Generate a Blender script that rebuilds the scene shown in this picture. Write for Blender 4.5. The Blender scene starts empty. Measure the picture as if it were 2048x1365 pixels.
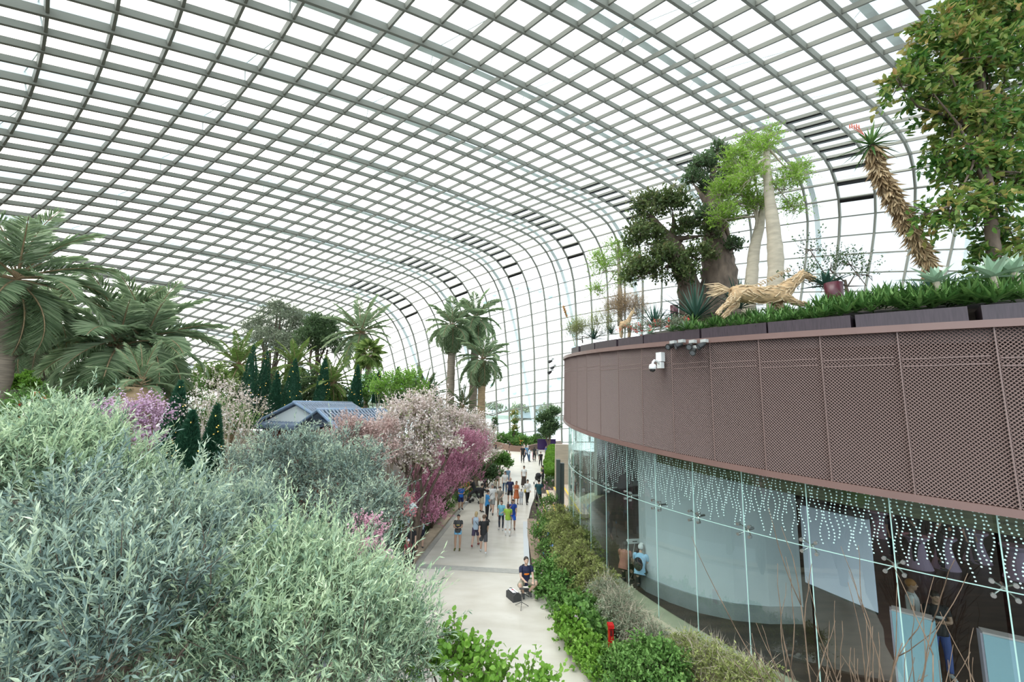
import bpy, math, random
import numpy as np
from mathutils import Vector, Matrix
PI=math.pi
random.seed(7); RG=np.random.default_rng(11)
SC=bpy.context.scene; COL=SC.collection
# ---------------- camera ----------------
CF,CP,CR,CH=845.1,0.148,0.023,6.4      # focal length in px of the 2048 frame, pitch, roll, eye height
def ray(px,py):
    a,b=px-1024.0,py-682.5; cr,sr=math.cos(CR),math.sin(CR)
    X=(a*cr+b*sr)/CF; Y=-(-a*sr+b*cr)/CF; c,s=math.cos(CP),math.sin(CP)
    return Vector((X,c-Y*s,s+Y*c))
def at(px,py,d):            # the point seen at a pixel at depth y = d
    r=ray(px,py); v=r*(d/r.y); v.z+=CH; return v
def gnd(px,py,z=0.0):       # the point seen at a pixel at height z
    r=ray(px,py); v=r*((z-CH)/r.z); v.z+=CH; return v
cam=bpy.data.cameras.new('camera'); camo=bpy.data.objects.new('camera',cam); COL.objects.link(camo)
cam.sensor_width=36; cam.lens=CF*36/2048; cam.clip_end=3000
fw=Vector((0,math.cos(CP),math.sin(CP))); up0=Vector((0,-math.sin(CP),math.cos(CP))); rt0=Vector((1,0,0))
rt=rt0*math.cos(CR)+up0*math.sin(CR); up=up0*math.cos(CR)-rt0*math.sin(CR)
camo.matrix_world=Matrix(((rt.x,up.x,-fw.x,0),(rt.y,up.y,-fw.y,0),(rt.z,up.z,-fw.z,CH),(0,0,0,1)))
SC.camera=camo
SC.view_settings.view_transform='Standard'; SC.view_settings.look='None'; SC.view_settings.exposure=0.22; SC.view_settings.gamma=1.0
# ---------------- sky and sun ----------------
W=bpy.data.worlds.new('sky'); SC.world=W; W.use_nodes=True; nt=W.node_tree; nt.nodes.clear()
def N(nt,t,**k):
    n=nt.nodes.new(t)
    for a,b in k.items(): setattr(n,a,b)
    return n
wo=N(nt,'ShaderNodeOutputWorld'); wb=N(nt,'ShaderNodeBackground'); tc=N(nt,'ShaderNodeTexCoord')
SUN=at(330,330,100)-Vector((0,0,CH)); SUN.normalize()
vm=N(nt,'ShaderNodeVectorMath',operation='DOT_PRODUCT'); vm.inputs[1].default_value=SUN
nm=N(nt,'ShaderNodeVectorMath',operation='NORMALIZE'); nt.links.new(tc.outputs['Generated'],nm.inputs[0]); nt.links.new(nm.outputs[0],vm.inputs[0])
rp=N(nt,'ShaderNodeValToRGB'); e=rp.color_ramp.elements
e[0].position=0.0; e[0].color=(0.82,0.93,1.0,1); e[1].position=1.0; e[1].color=(1.0,0.96,0.88,1)
x=e.new(0.75); x.color=(0.97,0.985,1.0,1)
nt.links.new(vm.outputs['Value'],rp.inputs[0])
no=N(nt,'ShaderNodeTexNoise'); no.inputs['Scale'].default_value=3.0; no.inputs['Detail'].default_value=5; nt.links.new(nm.outputs[0],no.inputs['Vector'])
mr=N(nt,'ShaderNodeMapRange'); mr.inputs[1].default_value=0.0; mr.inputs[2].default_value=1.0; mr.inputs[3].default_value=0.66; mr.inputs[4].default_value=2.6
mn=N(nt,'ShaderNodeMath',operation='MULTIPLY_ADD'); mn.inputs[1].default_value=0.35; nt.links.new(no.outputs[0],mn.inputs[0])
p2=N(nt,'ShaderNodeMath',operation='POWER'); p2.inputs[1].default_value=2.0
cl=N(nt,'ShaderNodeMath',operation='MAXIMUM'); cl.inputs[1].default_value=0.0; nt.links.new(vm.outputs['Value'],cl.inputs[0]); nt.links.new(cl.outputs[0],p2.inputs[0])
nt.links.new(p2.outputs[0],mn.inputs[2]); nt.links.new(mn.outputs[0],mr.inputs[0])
sx=N(nt,'ShaderNodeSeparateXYZ'); nt.links.new(nm.outputs[0],sx.inputs[0])      # sky brightened out of view behind the camera, added as fill light
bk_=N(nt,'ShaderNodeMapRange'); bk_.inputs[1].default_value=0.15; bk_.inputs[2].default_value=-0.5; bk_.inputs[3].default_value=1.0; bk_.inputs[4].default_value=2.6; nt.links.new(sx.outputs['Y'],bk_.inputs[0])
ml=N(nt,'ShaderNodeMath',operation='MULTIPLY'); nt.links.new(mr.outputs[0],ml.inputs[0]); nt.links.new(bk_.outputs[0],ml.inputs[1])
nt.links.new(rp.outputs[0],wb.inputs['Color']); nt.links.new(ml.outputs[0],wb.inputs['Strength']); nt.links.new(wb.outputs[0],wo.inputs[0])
sl=bpy.data.lights.new('sun','SUN'); sl.energy=2.6; sl.angle=math.radians(40); sl.color=(1,0.97,0.9)
so=bpy.data.objects.new('sun',sl); COL.objects.link(so); so.rotation_euler=Vector((-0.50,-0.15,0.85)).to_track_quat('Z','Y').to_euler()
SC.cycles.max_bounces=6; SC.cycles.transparent_max_bounces=12; SC.cycles.diffuse_bounces=3; SC.cycles.glossy_bounces=3; SC.cycles.transmission_bounces=3
SC.cycles.caustics_reflective=False; SC.cycles.caustics_refractive=False
# ---------------- materials ----------------
MATS={}
def newmat(name):
    m=bpy.data.materials.new(name); m.use_nodes=True; m.node_tree.nodes.clear(); MATS[name]=m; return m,m.node_tree
def mat(name,c,rough=0.6,metal=0.0,var=0.0,scale=5.0,c2=None,bump=0.0,spec=0.5,emit=None,stretch=None,detail=4):
    if name in MATS: return MATS[name]
    m,t=newmat(name); o=N(t,'ShaderNodeOutputMaterial'); b=N(t,'ShaderNodeBsdfPrincipled')
    b.inputs['Base Color'].default_value=(*c,1); b.inputs['Roughness'].default_value=rough; b.inputs['Metallic'].default_value=metal
    b.inputs['Specular IOR Level'].default_value=spec
    t.links.new(b.outputs[0],o.inputs[0])
    if var or c2 or bump:
        g=N(t,'ShaderNodeTexCoord'); mp=N(t,'ShaderNodeMapping'); t.links.new(g.outputs['Object'],mp.inputs[0])
        if stretch: mp.inputs['Scale'].default_value=stretch
        n=N(t,'ShaderNodeTexNoise'); n.inputs['Scale'].default_value=scale; n.inputs['Detail'].default_value=detail; t.links.new(mp.outputs[0],n.inputs['Vector'])
        r=N(t,'ShaderNodeValToRGB'); r.color_ramp.elements[0].position=0.3; r.color_ramp.elements[1].position=0.7
        a=c2 or tuple(max(0,v*(1-var)) for v in c)
        r.color_ramp.elements[0].color=(*a,1); r.color_ramp.elements[1].color=(*(c if c2 else tuple(min(1,v*(1+var)) for v in c)),1)
        t.links.new(n.outputs[0],r.inputs[0]); t.links.new(r.outputs[0],b.inputs['Base Color'])
        if bump:
            bp=N(t,'ShaderNodeBump'); bp.inputs['Strength'].default_value=bump; bp.inputs['Distance'].default_value=0.02
            t.links.new(n.outputs[0],bp.inputs['Height']); t.links.new(bp.outputs[0],b.inputs['Normal'])
    if emit:
        b.inputs['Emission Color'].default_value=(*c,1); b.inputs['Emission Strength'].default_value=emit
    return m
def leafmat(name,cols,tr=0.25,rough=0.5):       # leaves: colour varies from leaf to leaf
    if name in MATS: return MATS[name]
    m,t=newmat(name); o=N(t,'ShaderNodeOutputMaterial'); a=N(t,'ShaderNodeAttribute'); a.attribute_name='rnd'
    r=N(t,'ShaderNodeValToRGB'); el=r.color_ramp.elements
    while len(el)<len(cols): el.new(0.5)
    for k,c in enumerate(cols): el[k].position=k/(len(cols)-1); el[k].color=(*c,1)
    t.links.new(a.outputs['Fac'],r.inputs[0])
    b=N(t,'ShaderNodeBsdfPrincipled'); b.inputs['Roughness'].default_value=rough; b.inputs['Specular IOR Level'].default_value=0.35; t.links.new(r.outputs[0],b.inputs['Base Color'])
    l=N(t,'ShaderNodeBsdfTranslucent'); t.links.new(r.outputs[0],l.inputs['Color'])
    x=N(t,'ShaderNodeMixShader'); x.inputs[0].default_value=tr; t.links.new(b.outputs[0],x.inputs[1]); t.links.new(l.outputs[0],x.inputs[2]); t.links.new(x.outputs[0],o.inputs[0])
    return m
def glassmat(name,tint,refl,rough=0.0,base=0.05):
    m,t=newmat(name); o=N(t,'ShaderNodeOutputMaterial'); tr=N(t,'ShaderNodeBsdfTransparent'); tr.inputs[0].default_value=(*tint,1)
    g=N(t,'ShaderNodeBsdfGlossy'); g.inputs['Roughness'].default_value=rough; g.inputs['Color'].default_value=(0.9,1,0.97,1)
    f=N(t,'ShaderNodeLayerWeight'); f.inputs['Blend'].default_value=0.5; pw=N(t,'ShaderNodeMath',operation='POWER'); pw.inputs[1].default_value=5.0; t.links.new(f.outputs['Facing'],pw.inputs[0])
    mu=N(t,'ShaderNodeMath',operation='MULTIPLY_ADD'); mu.inputs[1].default_value=refl; mu.inputs[2].default_value=base; mu.use_clamp=True
    t.links.new(pw.outputs[0],mu.inputs[0]); x=N(t,'ShaderNodeMixShader'); t.links.new(mu.outputs[0],x.inputs[0]); t.links.new(tr.outputs[0],x.inputs[1]); t.links.new(g.outputs[0],x.inputs[2]); t.links.new(x.outputs[0],o.inputs[0])
    return m
# ---------------- mesh helpers ----------------
class MB:
    def __init__(s): s.V=[];s.F={};s.n=0;s.R=[];s.fm=[]
    def add(s,v,f,rnd=None,mi=0):
        v=np.asarray(v,float).reshape(-1,3); f=np.asarray(f,int)
        s.V.append(v); s.R.append(np.full(len(v),0.5) if rnd is None else np.broadcast_to(rnd,(len(v),)))
        s.F.setdefault((f.shape[1],mi),[]).append(f+s.n); s.n+=len(v)
    def box(s,c,sz,rz=0,mi=0,M=None):
        x,y,z=[q/2 for q in sz]; v=np.array([(a*x,b*y,d*z) for d in(-1,1) for a,b in((-1,-1),(1,-1),(1,1),(-1,1))])
        cr,sr=math.cos(rz),math.sin(rz); R=np.array([[cr,-sr,0],[sr,cr,0],[0,0,1]]) if M is None else np.array(M)
        s.add(v@R.T+np.array(c),[(0,3,2,1),(4,5,6,7),(0,1,5,4),(1,2,6,5),(2,3,7,6),(3,0,4,7)],mi=mi)
    def tube(s,P,r,n=8,cap=True,mi=0,ry=None,rnd=None,upv=None):
        P=np.asarray(P,float); k=len(P); r=np.broadcast_to(np.asarray(r,float),(k,)); ry=r if ry is None else np.broadcast_to(np.asarray(ry,float),(k,))
        T=np.gradient(P,axis=0); T/=np.linalg.norm(T,axis=1)[:,None]+1e-9
        u=np.array(upv if upv is not None else ((0,0,1.) if abs(T[0][2])<0.9 else (0,1.,0)),float)
        A=np.empty((k,3));
        for i in range(k):
            u=u-T[i]*(u@T[i]); u/=np.linalg.norm(u)+1e-9; A[i]=u
        B=np.cross(T,A); an=np.arange(n)*2*PI/n
        v=P[:,None]+A[:,None]*(np.cos(an)[None,:,None]*r[:,None,None])+B[:,None]*(np.sin(an)[None,:,None]*ry[:,None,None])
        a=np.arange(k-1)[:,None]*n; j=np.arange(n)[None]; j2=(j+1)%n
        f=np.stack([a+j,a+j2,a+n+j2,a+n+j],-1).reshape(-1,4); s.add(v.reshape(-1,3),f,mi=mi,rnd=rnd)
        if cap:
            o=s.n-k*n
            s.F.setdefault((n,mi),[]).append(np.array([list(range(n-1,-1,-1))])+o); s.F[(n,mi)].append(np.array([list(range(n))])+o+(k-1)*n)
    def beam(s,P,Nn,w,d0,d1,mi=0):      # rectangular beam along P, Nn = inward normals
        P=np.asarray(P,float);Nn=np.asarray(Nn,float); T=np.gradient(P,axis=0); T/=np.linalg.norm(T,axis=1)[:,None]; Nn=Nn/np.linalg.norm(Nn,axis=1)[:,None]; S=np.cross(T,Nn); S/=np.linalg.norm(S,axis=1)[:,None]
        v=np.stack([P+S*w/2+Nn*d0,P-S*w/2+Nn*d0,P-S*w/2+Nn*d1,P+S*w/2+Nn*d1],1); k=len(P)
        a=np.arange(k-1)[:,None]*4; j=np.arange(4)[None]; j2=(j+1)%4
        f=np.stack([a+j,a+j2,a+4+j2,a+4+j],-1).reshape(-1,4); f=np.concatenate([f,[[3,2,1,0]],[[(k-1)*4+q for q in range(4)]]]); s.add(v.reshape(-1,3),f,mi=mi)
    def lathe(s,c,prof,n=16,mi=0):
        P=np.array([(c[0],c[1],c[2]+z) for r,z in prof]); k=len(P); an=np.arange(n)*2*PI/n; r=np.array([q[0] for q in prof])
        v=P[:,None]+np.stack([np.cos(an),np.sin(an),0*an],-1)[None]*r[:,None,None]
        a=np.arange(k-1)[:,None]*n; j=np.arange(n)[None]; j2=(j+1)%n
        s.add(v.reshape(-1,3),np.stack([a+j,a+j2,a+n+j2,a+n+j],-1).reshape(-1,4),mi=mi)
        o=s.n-k*n; s.F.setdefault((n,mi),[]).append(np.array([list(range(n-1,-1,-1))])+o); s.F[(n,mi)].append(np.array([list(range(n))])+o+(k-1)*n)
    def ell(s,c,r,n=12,m=8,mi=0,M=None):
        th=np.linspace(0.02,PI-0.02,m); an=np.arange(n)*2*PI/n
        v=np.stack([np.sin(th)[:,None]*np.cos(an)*r[0],np.sin(th)[:,None]*np.sin(an)*r[1],np.cos(th)[:,None]*np.ones(n)*r[2]],-1).reshape(-1,3)
        if M is not None: v=v@np.array(M).T
        a=np.arange(m-1)[:,None]*n; j=np.arange(n)[None]; j2=(j+1)%n
        s.add(v+np.array(c),np.stack([a+j,a+n+j,a+n+j2,a+j2],-1).reshape(-1,4),mi=mi)
        o=s.n-m*n; s.F.setdefault((n,mi),[]).append(np.array([list(range(n))])+o); s.F[(n,mi)].append(np.array([list(range(n-1,-1,-1))])+o+(m-1)*n)
    def leaves(s,pos,ax,L,Wd,nrm=None,rnd=None,mi=0,bend=0.0,two=False):
        pos=np.asarray(pos,float); n=len(pos); 
        if n==0: return
        ax=np.asarray(ax,float); ax=ax/(np.linalg.norm(ax,axis=1)[:,None]+1e-9)
        if nrm is None: nrm=RG.normal(size=(n,3))+np.array([0,0,1.2])
        sd=np.cross(ax,nrm); sd/=np.linalg.norm(sd,axis=1)[:,None]+1e-9; nn=np.cross(sd,ax)
        L=np.broadcast_to(L,(n,))[:,None]; Wd=np.broadcast_to(Wd,(n,))[:,None]
        rnd=RG.random(n) if rnd is None else np.broadcast_to(rnd,(n,))
        if two:
            v=np.stack([pos,pos+ax*L*.3+sd*Wd*.5+nn*Wd*.12,pos+ax*L*.7+sd*Wd*.42-nn*L*bend*.4,pos+ax*L-nn*L*bend,pos+ax*L*.7-sd*Wd*.42-nn*L*bend*.4,pos+ax*L*.3-sd*Wd*.5+nn*Wd*.12],1)
            b=np.arange(n)[:,None]*6; f=np.concatenate([b+np.array([[0,1,2,3]]),b+np.array([[0,3,4,5]])]); s.add(v.reshape(-1,3),f,rnd=np.repeat(rnd,6),mi=mi)
        else:
            v=np.stack([pos,pos+ax*L*.45+sd*Wd*.5,pos+ax*L-nn*L*bend,pos+ax*L*.45-sd*Wd*.5],1)
            b=np.arange(n)[:,None]*4; s.add(v.reshape(-1,3),b+np.array([[0,1,2,3]]),rnd=np.repeat(rnd,4),mi=mi)
    def mesh(s,name,mats,smooth=False):
        me=bpy.data.meshes.new(name); V=np.concatenate(s.V); me.vertices.add(len(V)); me.vertices.foreach_set('co',V.ravel().astype(np.float32))
        idx=[];st=[];tot=[];mi=[];o=0
        for (k,m_),fs in s.F.items():
            f=np.concatenate(fs); idx.append(f.ravel()); c=len(f); st.append(o+np.arange(c)*k); tot.append(np.full(c,k)); mi.append(np.full(c,m_)); o+=c*k
        me.loops.add(o); me.loops.foreach_set('vertex_index',np.concatenate(idx).astype(np.int32)); c=sum(len(q) for q in st); me.polygons.add(c)
        me.polygons.foreach_set('loop_start',np.concatenate(st).astype(np.int32)); me.polygons.foreach_set('loop_total',np.concatenate(tot).astype(np.int32)); me.polygons.foreach_set('material_index',np.concatenate(mi).astype(np.int32))
        me.polygons.foreach_set('use_smooth',np.full(c,bool(smooth)))
        at_=me.attributes.new('rnd','FLOAT','POINT'); at_.data.foreach_set('value',np.concatenate(s.R).astype(np.float32))
        me.update(calc_edges=True); 
        for q in (mats if isinstance(mats,(list,tuple)) else [mats]): me.materials.append(q)
        return me
    def build(s,name,mats,parent=None,smooth=False,loc=None):
        if s.n==0: return None
        return link(name,s.mesh(name,mats,smooth),parent,loc)
def link(name,me,parent=None,loc=None,rz=0):
    o=bpy.data.objects.new(name,me); COL.objects.link(o)
    if parent: o.parent=parent
    if loc is not None: o.location=loc
    if rz: o.rotation_euler=(0,0,rz)
    return o
def thing(name,label,cat,loc=(0,0,0),rz=0,group=None,scale=1):
    o=link(name,None,None,loc,rz); o.empty_display_size=0.1; tag(o,label,cat,group)
    if scale!=1: o.scale=(scale,)*3
    return o
def tag(o,label,cat,group=None,kind=None):
    o['label']=label; o['category']=cat
    if group: o['group']=group
    if kind: o['kind']=kind
    return o
def struct(o): o['kind']='structure'; return o
def unit(n,cone=None):
    v=RG.normal(size=(n,3)); v/=np.linalg.norm(v,axis=1)[:,None]; return v
A_=np.array
def ground_clip(P): P[:,2]=np.maximum(P[:,2],0.02); return P
# ---------------- the glass shell: a surface of revolution, ribs in planes through its axis ----------------
SP=[2.241398, 68.163524, 4.169679, -0.165894, -2.33354, -73.328313, 0.030785, 1.987801, 1.676807, 0.056388, -0.038288, -0.020023, -0.319272, -0.30372, -0.048365, 0.003869, -0.012047, -0.011727, -0.002324, 0.022965, -0.011694, -0.117085][0:22]
KN=A_([-15,-8,-4,-1,1,4,9,16,24,31,34,38,45,48],float); JJ=np.arange(-15,60,0.25)
def shell(I,J):
    I=np.asarray(I,float);J=np.asarray(J,float)
    Bx,By,phi,tilt,al,r0,dth,s,ang0=SP[:9]; kap=SP[9:19]+[-0.02,-0.085,-0.085,0.0]; sg,dcur=SP[19:21]
    k=np.interp(JJ,KN,kap); ds=s*np.exp(sg*(JJ+15)/30)*0.25
    th=ang0+np.concatenate([[0],np.cumsum((k[1:]+k[:-1])/2*0.25)])
    cx=np.concatenate([[0],np.cumsum(np.cos(th[:-1])*ds[:-1])]); cz=np.concatenate([[0],np.cumsum(np.sin(th[:-1])*ds[:-1])])
    ext=np.minimum(J+15,0)   # below the first row the wall goes straight on down
    u=np.interp(J,JJ,cx)+ext*s*math.cos(ang0); v=np.interp(J,JJ,cz)+ext*s*math.sin(ang0)
    e1=A_([math.cos(phi),math.sin(phi),0]); n=A_([-math.sin(phi),math.cos(phi),0]); ct,st=math.cos(tilt),math.sin(tilt)
    e3=A_([0,0,1])*ct+n*st; nn=np.cross(e3,e1); ax=math.cos(al)*e1+math.sin(al)*e3; pr=-math.sin(al)*e1+math.cos(al)*e3
    w=u*math.cos(al)+v*math.sin(al); q=-u*math.sin(al)+v*math.cos(al); t=(I-16)*dth+dcur*(I-16)**2*1e-3; R=r0+q
    P=A_([Bx,By,0.0])+w[...,None]*ax+(R*np.cos(t)-r0)[...,None]*pr+(R*np.sin(t))[...,None]*nn
    return P
I0,I1,J0,J1=-12,50,-19,52
II,JG=np.meshgrid(np.arange(I0,I1+1),np.arange(J0,J1+1),indexing='ij')
G=shell(II,JG)
dI=np.gradient(G,axis=0); dJ=np.gradient(G,axis=1); NR=np.cross(dI,dJ); NR/=np.linalg.norm(NR,axis=2)[:,:,None]
cin=A_([-8,35,8.]); 
if ((cin-G[20,30])@NR[20,30])<0: NR=-NR
steel=mat('roof_steel',(0.215,0.215,0.18),0.55,0.0,spec=0.3)
steelw=mat('white_steel',(0.86,0.92,0.93),0.4)
black=mat('vent_black',(0.006,0.007,0.007),0.35)
roofglass=glassmat('roof_glass',(0.95,0.975,0.975),0.35,0.02,0.01)
ceil=thing('ceiling','','',(0,0,0)); del ceil['label'],ceil['category']; struct(ceil)
OK=G[:,:,2]>-0.6
for a in range(G.shape[0]):
    js=np.where(OK[a])[0]
    if len(js)<2: continue
    js=np.arange(js[0],js[-1]+1); m=MB(); i=II[a,0]; main=(i%4==0)
    # the rib bends at the nodes; deeper where an outside arch carries it
    m.beam(G[a,js],NR[a,js],0.18 if main else 0.16,0.0,0.38 if main else 0.32); m.build('main_rib' if main else 'rib',steel,ceil)
for b in range(G.shape[1]):
    idx=np.where(OK[:,b])[0]
    if len(idx)<2: continue
    idx=np.arange(idx[0],idx[-1]+1); m=MB(); lo=JG[0,b]<0
    m.beam(G[idx,b],NR[idx,b],0.12,0.0,0.11 if lo else 0.26); m.build('purlin',steel,ceil)
m=MB(); nI,nJ=G.shape[:2]; id_=np.arange(nI*nJ).reshape(nI,nJ); f=np.stack([id_[:-1,:-1],id_[1:,:-1],id_[1:,1:],id_[:-1,1:]],-1).reshape(-1,4)
ok=(OK[:-1,:-1]&OK[1:,1:]).ravel(); m.add((G-NR*0.02).reshape(-1,3),f[ok]); m.build('glass_panes',roofglass,ceil)
for k in range(-4,28,4):                        # black vent louvres beside each main rib
    for j in range(0,9):
        a=shell([k-.04,k-.96],[j,j]); ai=k-I0; bj=j-J0; n_=NR[ai,bj]; d=dJ[ai,bj]/np.linalg.norm(dJ[ai,bj])
        m=MB(); P=a+n_*0.10-d*0.24; m.beam(P,A_([n_,n_]),0.30,0.0,0.26)
        for t in (0.0,0.35,0.5,0.98): m.box(P[0]*(1-t)+P[1]*t+n_*0.16,(0.07,0.07,0.2))
        m.build('vent_louvre',black,ceil)
for k in range(-8,50,4):                        # white arches outside the glass
    jj=np.arange(-19,44,1.0); lean=np.clip((1-jj)/16,0,1.25)**1.3
    a=shell(k+0.85-0.75*lean,jj); g1=shell(k+1.85-0.75*lean,jj); g2=shell(k+0.85-0.75*lean,jj+.5); nrm=np.cross(g1-a,g2-a); nrm/=np.linalg.norm(nrm,axis=1)[:,None]
    if ((cin-a[25])@nrm[25])<0: nrm=-nrm
    P=a-nrm*(0.9+5.0*lean)[:,None]; kk=P[:,2]>-4
    if kk.sum()<3: continue
    P=P[kk]; m=MB(); m.beam(P,nrm[kk],0.5,-0.3,0.3); m.build('outside_arch',steelw,ceil)
    m=MB()
    for q in range(4,len(jj)-1,4):
        if not kk[q]: continue
        p=a[q]-nrm[q]*(0.9+5.0*lean[q]); 
        for dk,dj in ((-1.8,0),(1.2,0)):
            e=shell([k+dk],[jj[q]+dj])[0]
            if e[2]>0: m.tube([p,e],0.035,5)
    if m.n: m.build('tie_rod',steelw,ceil)
# ---------------- ground, path, water ----------------
def poly(name,pts,z,m_,thick=0.05,parent=None):
    m=MB(); n=len(pts); p=A_([(q[0],q[1],z) for q in pts]); b=p.copy(); b[:,2]-=thick
    m.add(np.concatenate([p,b]),[list(range(n))]); 
    m.F.setdefault((4,0),[]).append(A_([(i,i+n,(i+1)%n+n,(i+1)%n) for i in range(n)])); return m.build(name,m_,parent)
soil=mat('soil',(0.055,0.04,0.03),0.95,var=0.4,scale=2,bump=0.5)
hall=[tuple(shell([i],[-15])[0][:2]) for i in range(-12,34,3)]
hall=[p for p in hall]+[(-75,95),(-85,30),(-60,-25),(45,-25)]
floor=struct(poly('floor',hall,-0.04,soil,0.3))
# pale polished concrete path with faint stains
pm,t=newmat('path_concrete'); o=N(t,'ShaderNodeOutputMaterial'); b=N(t,'ShaderNodeBsdfPrincipled'); g=N(t,'ShaderNodeTexCoord')
n1=N(t,'ShaderNodeTexNoise'); n1.inputs['Scale'].default_value=0.8; n1.inputs['Detail'].default_value=8; n2=N(t,'ShaderNodeTexNoise'); n2.inputs['Scale'].default_value=4; n2.inputs['Detail'].default_value=6
mp=N(t,'ShaderNodeMapping'); mp.inputs['Scale'].default_value=(1,2.2,1); t.links.new(g.outputs['Object'],mp.inputs[0])
t.links.new(mp.outputs[0],n1.inputs['Vector']); t.links.new(mp.outputs[0],n2.inputs['Vector'])
r1=N(t,'ShaderNodeValToRGB'); r1.color_ramp.elements[0].position=.3; r1.color_ramp.elements[1].position=.7; r1.color_ramp.elements[0].color=(.50,.46,.39,1); r1.color_ramp.elements[1].color=(.62,.585,.52,1)
r2=N(t,'ShaderNodeValToRGB'); r2.color_ramp.elements[0].position=.68; r2.color_ramp.elements[1].position=.78; r2.color_ramp.elements[0].color=(1,1,1,1); r2.color_ramp.elements[1].color=(.72,.71,.68,1)
mx=N(t,'ShaderNodeMix',data_type='RGBA',blend_type='MULTIPLY'); mx.inputs[0].default_value=1
t.links.new(n1.outputs[0],r1.inputs[0]); t.links.new(n2.outputs[0],r2.inputs[0]); t.links.new(r1.outputs[0],mx.inputs[6]); t.links.new(r2.outputs[0],mx.inputs[7]); t.links.new(mx.outputs[2],b.inputs['Base Color'])
b.inputs['Roughness'].default_value=0.38; t.links.new(b.outputs[0],o.inputs[0])
PATH=pm
Lp=[(-3.6,3),(-3.7,14),(-3.66,18.4),(-3.1,26),(-2.26,33.6),(-2.9,40),(-4,48),(-5,56),(-3,61)]
Rp=[(9,66),(9.2,60),(6.6,50),(4.0,42),(2.3,34),(1.45,28),(1.05,24),(0.9,18.2),(1.25,15.3),(2.0,12),(2.6,9.5),(3.6,6)]
path=poly('path',Lp+Rp,0.0,PATH,0.3); tag(path,'pale stained concrete garden path that visitors walk along','path')
kerb=mat('kerb_stone',(0.42,0.34,0.25),0.7,var=0.15,scale=3,bump=.1); grey=mat('grey_strip',(0.36,0.35,0.32),0.5,var=0.1,scale=6)
def strip(name,P,w,z,m_,thick=0.06,side=1):
    P=A_(P,float); T=np.gradient(P,axis=0); T/=np.linalg.norm(T,axis=1)[:,None]; S=np.stack([-T[:,1],T[:,0]],1)*side
    Q=list(map(tuple,P))+list(map(tuple,(P+S*w)[::-1])); m=MB(); k=len(P)
    top=[(x,y,z) for x,y in P]+[(x,y,z) for x,y in (P+S*w)]; v=A_(top+[(x,y,z-thick) for x,y,_ in top]); K=2*k; f=[]
    for i in range(k-1): f+=[(i,i+1,k+i+1,k+i),(K+i,K+k+i,K+k+i+1,K+i+1),(i,K+i,K+i+1,i+1),(k+i,k+i+1,K+k+i+1,K+k+i)]
    f+=[(0,k,K+k,K),(k-1,K+k-1,K+2*k-1,2*k-1)]
    m.add(v,f); return m.build(name,m_)
K1=strip('kerb',Lp[:5],0.55,0.10,kerb,0.10,1); tag(K1,'tan stone kerb along the left edge of the path','kerb')
kg=strip('drain_cover',[(x+.03,y) for x,y in Lp[:5]],-0.22,0.012,grey,0.011,1); tag(kg,'narrow grey drain strip on the path beside the tan kerb','drain')
sw=poly('pavement',[(-6.5,9),(-4.3,9),(-4.3,19.4),(-6.5,19)],0.03,mat('pavement_grey',(0.24,0.27,0.29),0.7,var=.1,scale=4)); tag(sw,'grey paving behind the kerb under the couple at left','pavement')
a1=gnd(836,1137);a2=gnd(1062,1150); cs=strip('expansion_joint',[(a1.x,a1.y),(a2.x,a2.y)],0.42,0.012,grey,0.011,1); tag(cs,'grey cross strip laid across the path in front of the musician','path strip')
ls=strip('drain_cover',[(1.08,24.5),(1.0,21.5),(0.93,18.2),(1.05,16.5)],0.24,0.012,mat('pale_strip',(.5,.53,.55),.4),0.011,-1); tag(ls,'pale grey drain strip on the right edge of the path','drain')
rk=strip('kerb',[(1.0,17.5),(1.25,15.3),(2.0,12),(2.6,9.5),(3.6,6)],0.30,0.05,grey,0.049,1); tag(rk,'grey stone edging between the path and the planted bed at right','kerb')
rs=strip('bed_edging',[(1.1,25),(0.98,22),(1.02,18.4),(1.3,15.6)],0.5,0.04,mat('edging_brown',(.27,.20,.14),.7,var=.2,scale=3),0.039,1); tag(rs,'brown stone edging below the pink flowers at the right of the path','kerb')
m=MB(); m.box((0,900,-4.5),(3000,1660,0.3)); water=m.build('water',mat('bay_water',(0.55,0.62,0.62),0.25)); tag(water,'pale grey bay water outside the glass','water',kind='stuff')
m=MB(); m.box((-10,330,-3.2),(900,40,2.4)); bank=m.build('shore',mat('shore_land',(0.36,0.42,0.36),0.9,var=.2,scale=.05)); tag(bank,'hazy green far shore across the water','shore')
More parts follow.
